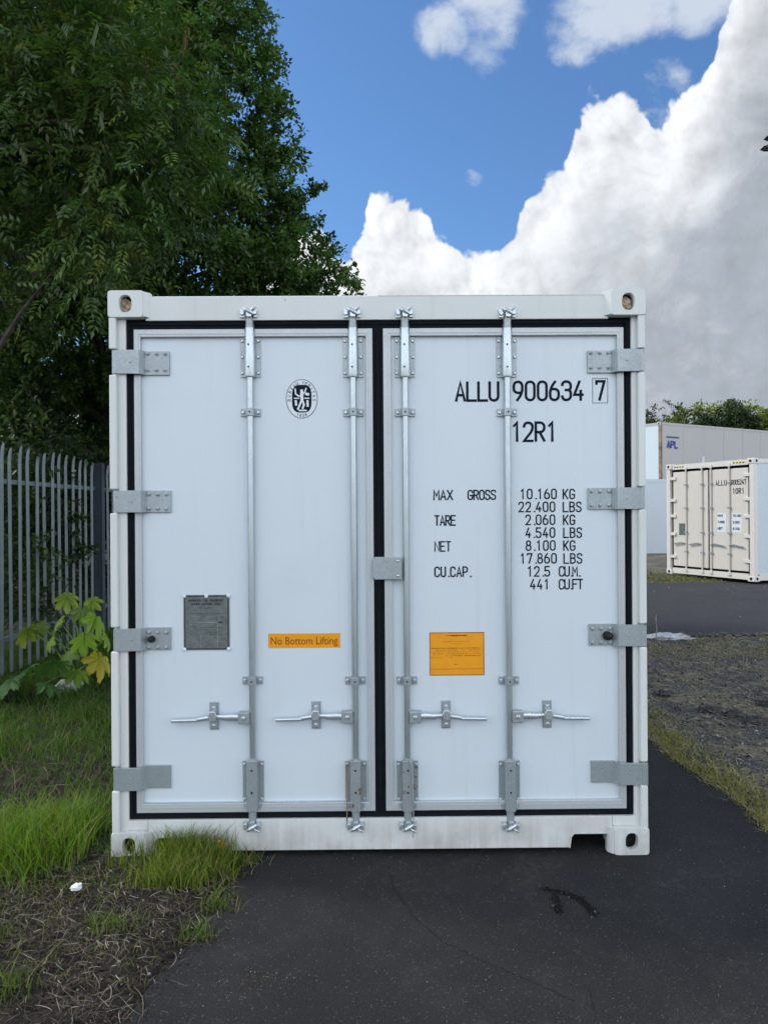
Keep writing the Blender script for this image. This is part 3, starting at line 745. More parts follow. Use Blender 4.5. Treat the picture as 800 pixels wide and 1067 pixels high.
    for s in (-1, 1): fl.tube([(X_+s*.036, YD-.014, z0-.002), (X_+s*.030, YD-.02, z0-.022)], [.010, .006], 8)
    build_each(fl, 'bracket_foot', M['chrome'], par, smooth=True)
    # handle
    s = 1 if hand > 0 else -1
    zh = L(cx_catch, yh, .03)[1]; xe = L(hx_end, yh, .03)[0]; xc = L(cx_catch, yh, .03)[0]
    yb_ = .030; x1 = X_+s*.030
    hb = MB(); hb.prism([(min(X_+s*.010, X_+s*.062), zh-.028), (max(X_+s*.010, X_+s*.062), zh-.028), (max(X_+s*.010, X_+s*.062), zh+.026), (min(X_+s*.010, X_+s*.062), zh+.026)], yb_-.012, yb_+.018)
    hb.build('handle_hub', M['galv'], par, bevel=.004)
    hd = MB(); hd.bolt(X_+s*.036, zh, yb_-.012, .010, .008)
    hd.tube([(X_+s*.055, yb_, zh), (X_+s*.085, yb_-.002, zh+.002), (X_+s*.12, yb_-.004, zh+.001), (xc-s*.03, yb_-.004, zh+.004), (xc, yb_-.004, zh+.002), (xc+s*.035, yb_-.004, zh-.002), (xc+s*.065, yb_, zh-.008), (xe-s*.10, yb_, zh-.010)],
            [.015, .017, .015, .011, .010, .0105, .010, .0085], 10, sy=.5)
    hd.tube([(xe-s*.115, yb_, zh-.010), (xe, yb_, zh-.012)], .0098, 12)
    hd.build('handle', M['chrome'], par, smooth=True)
    ct = MB(); ct.box(xc-.021, xc+.021, YD-.006, YD, zh-.062, zh+.066); ct.box(xc-.017, xc+.017, YD-.014, YD-.006, zh-.056, zh-.014); 
    ct.prism([(xc-.016, zh+.014), (xc+.016, zh+.014), (xc+.013, zh+.050), (xc-.013, zh+.050)], YD-.016, YD-.006)
    ct.build('handle_catch', M['galv'], par, bevel=.003)
    c2 = MB(); c2.prism([(xc-.017, zh-.004), (xc-.011, zh-.014), (xc+.011, zh-.014), (xc+.018, zh-.002), (xc+.020, zh+.014), (xc+.013, zh+.032), (xc-.012, zh+.032), (xc-.020, zh+.016)], yb_-.018, yb_-.008)
    c2.box(xc-.010, xc+.010, yb_-.008, YD-.006, zh+.016, zh+.030); c2.bolt(xc, zh-.040, YD-.014, .010, .007); c2.bolt(xc, zh+.042, YD-.014, .008, .006)
    build_each(c2, 'catch_latch', M['chrome'], par, bevel=.003)
lockbar(dl, 261, 263, -1, 179, 222, 748)
lockbar(dl, 367.8, 370.5, -1, 287.5, 329, 747, lower_rust=True)
lockbar(dr, 421.7, 424.7, 1, 507, 465, 746.5, lower_rust=True)
lockbar(dr, 527.5, 531.5, 1, 613.5, 571, 746)
# loose seal strips and rust drip hanging at the inner lower brackets
xA, zA = L(427.5, 792, .005); xB, zB = L(430.5, 874, .005)
MB().tube([(xA-.035, .008, zA+.012), (xA-.004, .004, zA), (xA+.006, .003, zA-.03), (xA+.010, .003, zA-.15), (xA+.013, .006, zA-.27), (xB, .016, zB)], [.0028, .0035, .003, .0025, .0025, .002], 6).build('seal_strap', M['chrome'], dr, smooth=True)
xA, zA = L(361, 797, .02); xB, zB = L(361.5, 862, .02)
MB().tube([(xA, .028, zA), (xA+.001, .024, (zA+zB)/2), (xB, .024, zB)], [.004, .0032, .0022], 6).build('rusty_seal_strap', M['rustpost'], dl, smooth=True)
for px_, py_ in ((527.5, 866), (262, 868)): pass
# centre overlap plate
mb = MB(); a, t = L(387.5, 580.5, .022); b, u = L(418.5, 604, .022)
mb.prism([(a+.012, u), (b, u), (b, t), (a+.012, t), (a+.003, t-.012), (a+.003, u+.012)], .022, .034)
mb.box(b-.05, b-.006, .0335, YD, u+.004, t-.004)
mb.build('centre_plate', M['galv'], dr, bevel=.003)
bm = MB(); 
for yy in (584.5, 600): X_, Z_ = L(414.5, yy, .022); bm.bolt(X_, Z_, .022, .0065, .005)
build_each(bm, 'plate_bolt', M['chrome'], dr, smooth=True)
# --- lettering
yT = YD-.0009
def txt(par, items, name='lettering'):
    for t, x0, ytop, ybot, xw, gw, wd, adv, dot in items:
        lt = Letters(); xa, zt_ = L(x0, ytop, yT); _, zb2 = L(x0, ybot, yT); s = 3.42/770
        lt.text(t, xa, zb2, yT, gw*s, zt_-zb2, wd*s, adv*s, dot*s if dot else None)
        lt.build(name, M['ink'], par)
txt(dr, [('ALLU', 475, 398.5, 417.5, 0, 8.8, 2.7, 11.6, None), ('900634', 535, 397.8, 417, 0, 8.8, 2.7, 12.6, None), ('7', 621, 397.3, 416.5, 0, 8.2, 2.7, 12, None),
         ('12R1', 533.5, 440.5, 459.5, 0, 8.8, 2.7, 12.2, None),
         ('MAX', 452, 511, 520.7, 0, 5.1, 1.5, 7.0, None), ('GROSS', 487.5, 511, 520.5, 0, 4.4, 1.5, 6.0, None),
         ('TARE', 453, 537.5, 547.3, 0, 4.2, 1.5, 5.6, None), ('NET', 453, 564.5, 574.3, 0, 4.3, 1.35, 5.9, None), ('CU.CAP.', 453, 591, 600.8, 0, 4.4, 1.5, 6.4, 3.6)])
rowsn = [('10.160', 542, 586.5, 'KG'), ('22.400', 540.5, 586.5, 'LBS'), ('2.060', 547.7, 586.8, 'KG'), ('4.540', 547.7, 587, 'LBS'), ('8.100', 548, 587, 'KG'),
         ('17.860', 542, 587.3, 'LBS'), ('12.5', 549.5, 582.5, 'CU.M.'), ('441', 552.5, 582.5, 'CU.FT')]
for i, (n_, x_, ux, un) in enumerate(rowsn):
    yc = 514.8+13.43*i
    adv = 7.2
    txt(dr, [(n_, x_, yc-4.9, yc+4.9, 0, 4.6, 1.45, adv, 3.6), (un, ux, yc-4.9, yc+4.9, 0, 4.6, 1.45, 6.9 if un[0] != 'C' else 5.6, 2.6)])
lt = Letters(); a, t = L(617, 394.3, yT); b, u = L(632.8, 419.8, yT)
lt.stroke([(a, u), (b, u), (b, t), (a, t)], .0022, lambda x, z, l: (x, yT-l, z), True); lt.build('check_digit_box', M['ink'], dr)
# --- classification emblem
ex, ez = L(314.5, 415.5, yT); em = Letters(); yE = yT
def oval(rx, rz, n=40, e=1.0): return [(ex+rx*math.copysign(abs(math.cos(g))**e, math.cos(g)), ez+rz*math.copysign(abs(math.sin(g))**e, math.sin(g))) for g in (2*math.pi*k/n for k in range(n))]
def flat(pts, y, name, m, par):
    me = bpy.data.meshes.new(name); me.from_pydata([(p[0], y, p[1]) for p in pts], [], [tuple(range(len(pts)))]); me.materials.append(m)
    o = bpy.data.objects.new(name, me); C.collection.objects.link(o); o.parent = par; return o
flat(oval(.072, .090), yE, 'emblem', M['emblemwhite'], dl)
em.stroke(oval(.071, .089), .0022, lambda x, z, l: (x, yE-.0006-l, z), True)
def arctext(s, g0, g1, rx, rz, H, flip=False):
    for i, ch in enumerate(s):
        g = g0+(g1-g0)*i/(len(s)-1); c, t = math.cos(g), math.sin(g); px, pz = ex+rx*c, ez+rz*t
        ang = math.atan2(t*rx, c*rz)-math.pi/2 + (math.pi if flip else 0); ca, sa = math.cos(ang), math.sin(ang); W = H*.62
        em.glyph(ch, W, H, .0019, lambda a, b, l, px=px, pz=pz, ca=ca, sa=sa: (px+(a-W/2)*ca-(b-H/2)*sa, yE-.0006-l, pz+(a-W/2)*sa+(b-H/2)*ca))
arctext('BUREAU VERITAS', R(185), R(-5), .058, .075, .0125); arctext('1828', R(252), R(288), .060, .077, .011, True)
em.build('emblem_lettering', M['ink'], dl)
flat(oval(.045, .064, 44, .62), yE-.0007, 'emblem_field', M['ink'], dl)
fg = Letters(); TT = lambda x, z, l: (ex+x, yE-.0014-l, ez+z)
for pts, wd in (([(-.030, .045), (-.028, .022), (-.014, .012), (.000, .014)], .0065), ([(.000, .030), (.0, .038)], .012), ([(.0, .026), (.001, -.012)], .014), ([(.004, .020), (.014, .030), (.020, .048)], .006),
                ([(-.002, -.010), (-.010, -.030), (-.018, -.048)], .009), ([(.004, -.010), (.010, -.028), (.004, -.044)], .009), ([(-.034, .002), (-.014, .002)], .005), ([(.014, .002), (.034, .002)], .005),
                ([(-.028, -.010), (-.026, -.028)], .010), ([(.026, -.010), (.027, -.034)], .010), ([(.020, .022), (.030, .020)], .012), ([(-.012, -.054), (.020, -.054)], .007)):
    fg.stroke(pts, wd, TT)
fg.build('emblem_figure', M['emblemwhite'], dl)
# --- data plate
a, t = L(191.5, 620, yT); b, u = L(239.5, 677, yT)
MB().box(a, b, YD-.004, YD-.0003, u, t).build('data_plate', M['plate'], dl, bevel=.001)
yP = YD-.0046; pl = Letters(); li = Letters(); TP = lambda x, z, l: (x, yP-l, z); wP, hP = b-a, t-u
pl.stroke([(a+.006, u+.006), (b-.006, u+.006), (b-.006, t-.006), (a+.006, t-.006)], .004, TP, True)
pl.text('APPROVED FOR TRANSPORT', a+.022, t-.030, yP, .0052, .009, .0022, .0075); pl.text('UNDER CUSTOMS SEAL', a+.038, t-.046, yP, .0052, .009, .0022, .0075)
pl.text('CSC SAFETY', a+.066, t-.064, yP, .0048, .007, .0012, .0075)
rr = random.Random(3)
def micro(L_, x0, x1, z, wd=.0022, dens=.8, T=TP):
    x = x0
    while x < x1:
        l = rr.uniform(.004, .016)
        if rr.random() < dens: L_.stroke([(x, z), (min(x+l, x1), z)], wd*rr.uniform(.5, 1), T)
        x += l+rr.uniform(.002, .006)
for z_, x0_, x1_, dn in ((.085, .01, .95, .9), (.102, .60, .95, .8), (.112, .55, .92, .7), (.150, .2, .85, .8), (.160, .35, .7, .6), (.172, .5, .75, .7), (.182, .6, .95, .5)):
    micro(pl, a+wP*x0_, a+wP*x1_, t-z_, .0022, dn)
li.stroke([(a+wP*.25, t-.125), (a+wP*.7, t-.126)], .002, TP)
for z_ in (.10, .135, .19, .215): micro(li, a+wP*.12, a+wP*.9, t-z_, .0009, .7)
li.stroke([(a+wP*.38, t-.19), (a+wP*.38, u+.012)], .0012, TP); li.stroke([(a+wP*.74, t-.125), (a+wP*.74, u+.012)], .0012, TP)
pl.stroke([(a+wP*.76, t-.126), (a+wP*.84, t-.128)], .007, TP)
pl.build('plate_print', M['plateink'], dl); li.build('plate_print', M['platelight'], dl)
rv = MB()
for X_, Z_ in ((a+.004, u+.004), (b-.004, u+.005), (a+.004, t-.005), (b-.004, t-.004), ((a+b)/2, t-.006)): rv.bolt(X_, Z_, YD-.004, .0088, .006)
build_each(rv, 'rivet', M['emblemwhite'], dl, smooth=True)
# --- orange stickers
def sticker(par, x0, y0, x1, y1, border):
    a, t = L(x0, y0, yT); b, u = L(x1, y1, yT)
    MB().box(a, b, YD-.0008, YD-.0002, u, t).build('sticker', M['orange'], par)
    lt = Letters(); T_ = lambda x, z, l: (x, YD-.0013-l, z)
    if border: lt.stroke([(a+.002, u+.002), (b-.002, u+.002), (b-.002, t-.002), (a+.002, t-.002)], .0028, T_, True)
    return a, b, t, u, lt, T_
a, b, t, u, lt, T_ = sticker(dl, 279.5, 660.3, 354.5, 674.7, False)
fonttext('sticker_text', 'No Bottom Lifting', .050, a+.012, YD-.0014, u+.016, M['orangeink'], dl, width=(b-a)-.024)
a, b, t, u, lt, T_ = sticker(dr, 447.3, 659, 504.5, 703.5, True)
wS = b-a
def tl(z, x0, x1, wd, dn=.9): micro(lt, a+wS*x0, a+wS*x1, z, wd, dn, T_)
tl(t-.015, .32, .68, .0055, 1); tl(t-.042, .22, .72, .0016); tl(t-.053, .36, .62, .0013)
for k, (x0_, x1_) in enumerate(((.04, .92), (.12, .94), (.06, .93), (.05, .94), (.30, .94), (.04, .5))): tl(t-.073-.0088*k, x0_, x1_, .0030 if k in (0, 4) else .0019)
tl(t-.148, .45, .55, .0022); lt.stroke([(a+.008, u+.030), (b-.006, u+.030)], .0012, T_)
lt.build('sticker_print', M['orangeink'], dr)

# ------------------------------------------------------------------ BACKGROUND CONTAINERS
def far_container(name, loc, rz, W, H, Ln, mpan, mfr, mside, door_end, rod_y=-.03, ground_z=0.0, post=None, panels=0):
    """origin: left front bottom corner of the end with doors; x across the end, y along the length"""
    r = empty(name, loc, rz)
    for x0 in (0, W-.17):
        for z0 in (0, H-.118):
            for y0 in (0, Ln-.17):
                c = MB().box(x0, x0+.17, y0, y0+.17, z0, z0+.118).build('corner_casting', mfr, r, bevel=.01)
                hx = x0+.085; hz = z0+.06
                MB().tube([(hx, (y0-.001 if y0 == 0 else y0+.171), hz), (hx, (y0+.02 if y0 == 0 else y0+.15), hz)], .034, 10).build('casting_hole', M['black'], c)
                sxx = x0-.001 if x0 == 0 else x0+.171
                MB().tube([(sxx, y0+.085, hz), (sxx+(.02 if x0 == 0 else -.02), y0+.085, hz)], .032, 10).build('casting_hole', M['black'], c)
    for x0 in (.01, W-.12):
        for y0 in (.01, Ln-.12):
            MB().box(x0, x0+.11, y0, y0+.11, .119, H-.119).build('corner_post', post if (post and x0 > 1 and y0 < 1) else mfr, r, bevel=.006)
    for x0 in (.012, W-.082):
        for z0, z1 in ((.02, .15), (H-.10, H-.012)): MB().box(x0, x0+.07, .171, Ln-.171, z0, z1).build('side_rail', mfr, r)
        xw = x0+.025
        sw = MB().box(xw, xw+.03, .121, Ln-.121, .151, H-.101)
        if panels:
            for k in range(1, panels):
                y = .12+(Ln-.24)*k/panels; sw.box(xw+.03 if x0 > 1 else xw-.004, xw+.036 if x0 > 1 else xw, y-.02, y+.02, .155, H-.105)
        sw.build('side_wall', mside, r)
    MB().box(.083, W-.083, .13, Ln-.13, H-.06, H-.03).build('roof', mside, r)
    MB().box(.083, W-.083, .13, Ln-.13, .12, .15).build('floor_deck', M['dark'], r)
    for y0 in (.03, Ln-.08):
        MB().box(.171, W-.171, y0, y0+.05, .03, .155).build('sill', mfr, r); MB().box(.171, W-.171, y0, y0+.05, H-.13, H-.015).build('header', mfr, r)
    MB().box(.121, W-.121, Ln-.075, Ln-.04, .156, H-.131).build('end_wall', mside, r)
    if not door_end:
        MB().box(.121, W-.121, .04, .075, .156, H-.131).build('end_wall', mpan, r); return r
    MB().box(.121, W-.121, .085, .10, .156, H-.131).build('door_gasket', M['rubber'], r)
    cx = W/2
    for side in (0, 1):
        x0, x1 = (.185, cx-.022) if side == 0 else (cx+.022, W-.185)
        d = MB().box(x0, x1, .05, .084, .205, H-.190).build('door', mpan, r, bevel=.006)
        for xr in (.585, 1.05) if side == 0 else (1.30, 1.79):
            MB().tube([(xr, .03, .10), (xr, .03, H-.09)], .017, 8).build('locking_bar', mpan, d, smooth=True)
            kk = MB()
            for z in (.13, H-.11): kk.prism([(xr-.04, z-.035), (xr+.04, z-.035), (xr+.03, z+.035), (xr-.03, z+.035)], .005, .03)
            build_each(kk, 'cam_keeper', mfr, d)
            kk = MB()
            for z in (.55, 1.0, H*.6, H-.5): kk.box(xr-.04, xr+.04, .012, .05, z-.02, z+.02)
            build_each(kk, 'bar_guide', M['galv'], d)
            zz = .72; s = -1 if side == 0 else 1
            MB().tube([(xr, .02, zz+.02), (xr+s*.12, .015, zz+.04), (xr+s*.36, .015, zz)], .016, 6).build('handle', M['galv'], d, smooth=True)
        hz_ = MB(); xo = x0-.10 if side == 0 else x1-.09
        for z in (.42, .95, H*.53, H-.85, H-.34): hz_.box(xo, xo+.19, .018, .049, z-.035, z+.035)
        build_each(hz_, 'hinge', mfr, d, bevel=.004)
    return r
CD = Vector((-.404, .915)).normalized()      # along the door end, near corner to far corner
near = Vector((7.70, 12.05)); far = near + CD*2.438
# local x runs from the left (far) corner to the near corner; local y runs right and back
rz = math.atan2(near.y-far.y, near.x-far.x)
cr = far_container('shipping_container', (far.x, far.y, .055), rz, 2.438, 2.591, 6.058, M['cream'], M['creamframe'], M['bluewhite'], True)  # side walls of the cream box have bluish shade put into their colour
tag(cr, 'cream shipping container standing across the road with yellow and black tape on its header', 'shipping container')
lt = Letters(); lt.text('ALLU', 1.42, 2.05, .0488, .050, .10, .018, .078); lt.build('lettering', M['ink'], cr); lt = Letters(); lt.text('9005247', 1.83, 2.05, .0488, .038, .10, .016, .056); lt.build('lettering', M['ink'], cr)
lt = Letters(); lt.text('10R1', 1.87, 1.86, .0488, .048, .105, .020, .078); lt.build('lettering', M['ink'], cr)
for x0 in (1.45, 1.85):
    MB().box(x0, x0+.24, .0478, .0492, 1.02, 1.44).build('weight_sticker', M['emblemwhite'], cr)
for k, z in enumerate((1.36, 1.22, 1.08)):
    lt = Letters(); lt.text(('MAX', 'TARE', 'NET')[k], 1.47, z, .046, .035, .045, .012, .048); lt.build('lettering', M['ink'], cr)
    lt = Letters(); lt.text(('10.160', '2.060', '8.100')[k], 1.87, z, .046, .03, .045, .012, .038, .02); lt.build('lettering', M['ink'], cr)
MB().box(.36, .56, .046, .0495, .93, 1.20).build('data_plate', M['plate'], cr)
for x0, n in ((.24, 7), (1.90, 8)):
    for k in range(n): MB().box(x0+.040*k, x0+.040*k+.040, .0262, .0295, 2.505, 2.53).build('warning_tape', M['yellow'] if k % 2 else M['black'], cr)
MB().box(.0, .1, 0, 0.1, 0, .1)
# white container behind, half hidden by the near one, and the stacked pair with the long reefer on top
ang = math.atan2(4.9, 8.4)
def side_on(px, py_d):  # world x for a photo column at camera distance
    return (px-400)/770*py_d
wc = far_container('shipping_container', (5.4, 22.6, -.02), R(2), 2.438*1.0+3.62, 2.70, 2.438, M['bluewhite'], M['bluewhite'], M['bluewhite'], False, panels=0)
tag(wc, 'pale blue white container low behind the cream one, beside the first container', 'shipping container')
P0 = Vector((11.25, 26.7)); dirv = Vector((math.cos(ang), math.sin(ang)))
ln = 12.19
rz2 = ang+math.pi/2-math.pi/2
# long side faces the camera: local x = across the end, so the side x=W faces right/front when the box is turned
def long_box(name, z, mfr, mside, post):
    # origin such that local (W,0) is P0 and local +y runs along dirv
    r_ = math.atan2(dirv.y, dirv.x)-math.pi/2
    lx_ = Vector((math.cos(r_), math.sin(r_)))
    org = P0 - lx_*2.438
    return far_container(name, (org.x, org.y, z), r_, 2.438, 2.58, ln, M['bluewhite'], mfr, mside, False, post=post, panels=9)
low = long_box('shipping_container', .0, M['bluewhite'], M['side'], None); tag(low, 'white long container underneath the stacked beige one', 'shipping container')
top = long_box('shipping_container', 2.585, M['beige'], M['beige'], M['rustpost'])
tag(top, 'long greyish container stacked on top at the back, rusty corner post and blue letters', 'shipping container')
xs_ = 2.438-.027
lt = Letters(); 
def sT(y0, z0, H, W, s, wd):
    for ch in s:
        lt.glyph(ch, W, H, wd, lambda a, b, l, y0=y0: (xs_+.022+l*5, y0+a, z0+b)); y0 += W*1.45
sT(.42, 1.55, .26, .16, 'APL', .065); lt.build('lettering', M['blueink'], top)
lt = Letters(); lt.stroke([(.40, 1.98), (1.12, 1.98)], .06, lambda a, b, l: (xs_+.022, a, b)); lt.build('lettering_bar', M['blueink'], top)
mb = MB(); mb.box(xs_, xs_+.02, 2.60, 2.78, .9, 1.25); mb.build('vent_cover', M['bluewhite'], top, bevel=.01)

# ------------------------------------------------------------------ FENCE
fr = empty('palisade_fence', (-3.62, 3.6, 0)); tag(fr, 'galvanised steel palisade fence with pointed pales under the dark trees', 'fence')
for k in range(-5, 18):
    y = .004+.180*k
    if abs(y-2.31) < .10: continue
    hgt = 2.22+random.uniform(-.025, .025); lean = random.uniform(-.014, .014)
    mb = MB(); w_ = .025
    # W-section pale: folded profile facing the yard, triple-pointed and splayed head
    prof = [(-w_, .0), (-w_*.5, .014), (0, .004), (w_*.5, .014), (w_, .0)]
    lv = [(.05, 1, 0), (hgt-.14, 1, 0), (hgt-.08, .95, .005), (hgt-.04, .8, .010), (hgt, .10, .016)]
    n = 5
    for z, sc, out_ in lv:
        for u_, d_ in prof: mb.v.append((d_+.02+out_, y+u_*sc+lean*z, z))
    for z, sc, out_ in lv:
        for u_, d_ in prof: mb.v.append((d_+.017+out_, y+u_*sc+lean*z, z))
    m_ = len(lv)*n
    for i in range(len(lv)-1):
        for j in range(n-1):
            mb.f.append((i*n+j, i*n+j+1, (i+1)*n+j+1, (i+1)*n+j)); mb.f.append((m_+i*n+j+1, m_+i*n+j, m_+(i+1)*n+j, m_+(i+1)*n+j+1))
    mb.build('pale', M['fence'], fr)
for z in (.35, 1.86):
    MB().box(-.035, .012, -1.6, 3.2, z, z+.045).build('rail', M['fence'], fr, bevel=.003)
for y in (-.44, 2.31):
    mb = MB(); mb.prism([(-.02, 0), (.105, 0), (.105, 2.20), (-.02, 2.20)], y-.004, y+.004)
    mb.prism([(.105, 0), (.112, 0), (.112, 2.20), (.105, 2.20)], y-.045, y+.045); mb.prism([(-.027, 0), (-.02, 0), (-.02, 2.20), (-.027, 2.20)], y-.045, y+.045)
    mb.build('post', M['fencepost'], fr)

# ------------------------------------------------------------------ FOLIAGE
def unit(a): return a/np.maximum(1e-9, np.linalg.norm(a, axis=1, keepdims=True))
def leaf_arrays(pos, d, nrm, ln, wd, fold=.25, droop=.0):
    """six vertex folded leaves: base, two shoulders, midrib, tip"""
    d = unit(d); side = unit(np.cross(d, nrm)); nn = np.cross(side, d)
    ln = ln[:, None]; wd = wd[:, None]
    b = pos; t = pos+d*ln - nn*ln*droop; mid = pos+d*ln*.45
    l = mid+side*wd*.5+nn*wd*fold; r = mid-side*wd*.5+nn*wd*fold
    v = np.stack([b, l, t, r], 1).reshape(-1, 3)
    n = len(pos); i = np.arange(n)[:, None]*4
    tri = np.concatenate([i+np.array([[0, 2, 1]]), i+np.array([[0, 3, 2]])], 1).reshape(-1, 3)
    return v, tri
def tint(n, base, var, per=4, alt=None, altp=0.0):
    base = np.array(base); k = RNG.uniform(1-var, 1+var, (n, 1)); h = RNG.normal(0, .10, (n, 3))*np.array([1, .35, .6])
    c = base*k*(1+h)
    if alt is not None:
        m = RNG.random(n) < altp; c[m] = np.array(alt)*RNG.uniform(.7, 1.2, (m.sum(), 1))
    return np.repeat(np.clip(c, .002, .9), per, 0)
def tree(name, base, tr, lobes, nclus, per, size, label, cat, group=None, col=(.035, .062, .018), mt='leaf', pinnate=False, trunk_pts=None, spread=.38, shell=.55, limbs=26, alt=(.10, .13, .03), altp=.06, extra=None, lw=.55):
    r = empty(name, base); tag(r, label, cat, group)
    B = np.array(base)
    vol = np.array([l[1][0]*l[1][1]*l[1][2]**1 for l in lobes])**.8; pr = vol/vol.sum()
    idx = RNG.choice(len(lobes), nclus, p=pr)
    u = unit(RNG.normal(size=(nclus, 3))); rad = RNG.uniform(shell**3, 1, nclus)**(1/3)
    cen = np.array([lobes[i][0] for i in idx]); rr_ = np.array([lobes[i][1] for i in idx])
    lump = 1+.10*np.sin(u[:, :1]*7+idx[:, None])+.08*np.sin(u[:, 2:]*9+1.3*idx[:, None])
    cc = cen+u*rr_*rad[:, None]*lump
    # trunk and limbs
    tk = MB(); tp = trunk_pts or [(0, 0, -.1), (.05, 0, 1.2), (-.05, .1, 2.6), (.1, 0, 4.5), (.0, .1, 6.5)]
    tk.tube([Vector(p) for p in tp], [tr*(1.25 if i == 0 else 1-.8*i/len(tp)) for i in range(len(tp))], 12)
    trunk = tk.build('trunk', M['bark'], r, smooth=True)
    lb = MB(); rel = cc-B
    for k in RNG.choice(nclus, min(limbs, nclus), replace=False):
        e = Vector(rel[k]); s = Vector(tp[min(len(tp)-2, max(1, int(len(tp)*.4+random.random()*len(tp)*.5)))])
        if s.z > e.z: s = Vector(tp[1])*.5+Vector(tp[2])*.5
        mid = s.lerp(e, .5)+Vector((random.uniform(-.3, .3), random.uniform(-.3, .3), random.uniform(0, .5)))
        L_ = (e-s).length; lb.tube([s, s.lerp(mid, .5)+Vector((0, 0, .1)), mid, mid.lerp(e, .5)+Vector((0, 0, .05)), e], [tr*.32, tr*.24, tr*.16, tr*.09, .006], 6)
    lb.build('limbs', M['bark'], r, smooth=True)
    P, D, N, S, Wd = [], [], [], [], []
    outd = unit(u*np.array([1, 1, .6])+np.array([0, 0, .1]))
    if not pinnate:
        nt = 7                                      # twigs per cluster
        tw_c = np.repeat(np.arange(nclus), nt); m = len(tw_c)
        td = unit(outd[tw_c]*.8+RNG.normal(0, .75, (m, 3))); tl_ = spread*RNG.uniform(.5, 1.25, m)
        pt = per//nt
        ti = np.repeat(np.arange(m), pt); n = len(ti); t = RNG.random(n)**.7
        pos = cc[tw_c[ti]]+td[ti]*(tl_[ti]*t)[:, None]+RNG.normal(0, size*.35, (n, 3)) - np.array([0, 0, 1])*(tl_[ti]*t*t*.25)[:, None]
        d_ = unit(td[ti]*.6+RNG.normal(0, .8, (n, 3))-np.array([0, 0, .15])); nr = unit(RNG.normal(0, .55, (n, 3))+np.array([0, 0, 1.0])+outd[tw_c[ti]]*.4)
        ln_ = size*RNG.uniform(.6, 1.25, n); wd_ = ln_*lw
        v, tri = leaf_arrays(pos, d_, nr, ln_, wd_)
        cj = RNG.uniform(.65, 1.4, nclus)[tw_c[ti]]
        cols = tint(n, col, .28, 4, alt, altp)*np.repeat(cj, 4)[:, None]
    else:
        nt = per//9; tw_c = np.repeat(np.arange(nclus), nt); m = len(tw_c)
        td = unit(outd[tw_c]*.7+RNG.normal(0, .65, (m, 3))-np.array([0, 0, .25])); root = cc[tw_c]+RNG.normal(0, spread*.5, (m, 3))
        rn = unit(RNG.normal(0, .5, (m, 3))+np.array([0, 0, 1.0])+outd[tw_c]*.3); sd_ = unit(np.cross(td, rn)); rlen = size*RNG.uniform(2.2, 3.4, m)
        vs, ts, cs = [], [], []; off = 0
        tc_ = tint(m, col, .25, 1, alt, altp)*RNG.uniform(.6, 1.45, nclus)[tw_c][:, None]
        for j in range(9):
            row, sgn = (j//2, 1 if j % 2 else -1) if j < 8 else (4, 0)
            t = .25+.19*row if j < 8 else 1.0
            pos = root+td*(rlen*t)[:, None]-np.array([0, 0, 1])*(rlen*t*t*.18)[:, None]
            d_ = unit(td*(.55 if sgn else 1)+sd_*sgn*.85+RNG.normal(0, .12, (m, 3))-np.array([0, 0, .12*(1+t)]))
            ln_ = size*RNG.uniform(.8, 1.15, m); v, tri = leaf_arrays(pos, d_, rn, ln_, ln_*.36, .12, .1)
            vs.append(v); ts.append(tri+off); off += len(v); cs.append(np.repeat(tc_*RNG.uniform(.9, 1.1, (m, 1)), 4, 0))
        v = np.concatenate(vs); tri = np.concatenate(ts); cols = np.concatenate(cs)
    np_mesh('crown', v-B, None, M[mt], r, cols, tris=tri)
    return r
# ash leaning over the fence, close on the left
ash = tree('ash_tree', (-4.7, 3.3, 0), .20, [((-3.4, 3.2, 5.9), (1.6, 1.2, 1.1)), ((-2.75, 3.0, 4.85), (1.15, .95, .95)), ((-2.15, 2.9, 4.55), (.66, .6, .5)), ((-3.9, 3.4, 4.4), (1.2, 1.0, 1.0)), ((-4.6, 3.8, 7.3), (2.2, 1.8, 1.7)), ((-2.5, 2.9, 3.95), (.5, .5, .42)), ((-2.0, 2.9, 4.9), (.6, .6, .5))],
     640, 171, .076, 'big dark ash tree at upper left, branches hanging over the container corner', 'tree', col=(.066, .120, .034), mt='leaf_near', pinnate=True,
     trunk_pts=[(0, 0, -.1), (.1, 0, 1.3), (.0, .1, 2.7), (.25, 0, 4.4), (.4, -.1, 6.2), (.5, -.1, 7.4)], shell=.25, limbs=22, alt=(.13, .17, .035), altp=.10)
for (x, y, z) in ((-2.0, 3.0, 5.55), (-1.68, 3.0, 5.75), (-1.78, 3.1, 5.5)):
    mb = MB()
    for k in range(26):
        a_ = random.uniform(0, 6.28); zz = -random.uniform(0, .26); rr2 = .045*(1+zz*1.5)
        p = Vector((math.cos(a_)*rr2*random.random(), math.sin(a_)*rr2*random.random(), zz))
        mb.tube([p, p+Vector((math.cos(a_)*.006, math.sin(a_)*.006, -.036))], [.005, .002], 5)
    mb.tube([(0, 0, .05), (0, 0, -.2)], .002, 4); o = mb.build('seed_cluster', M['seed'], ash); o.location = Vector((x, y, z))-ash.location
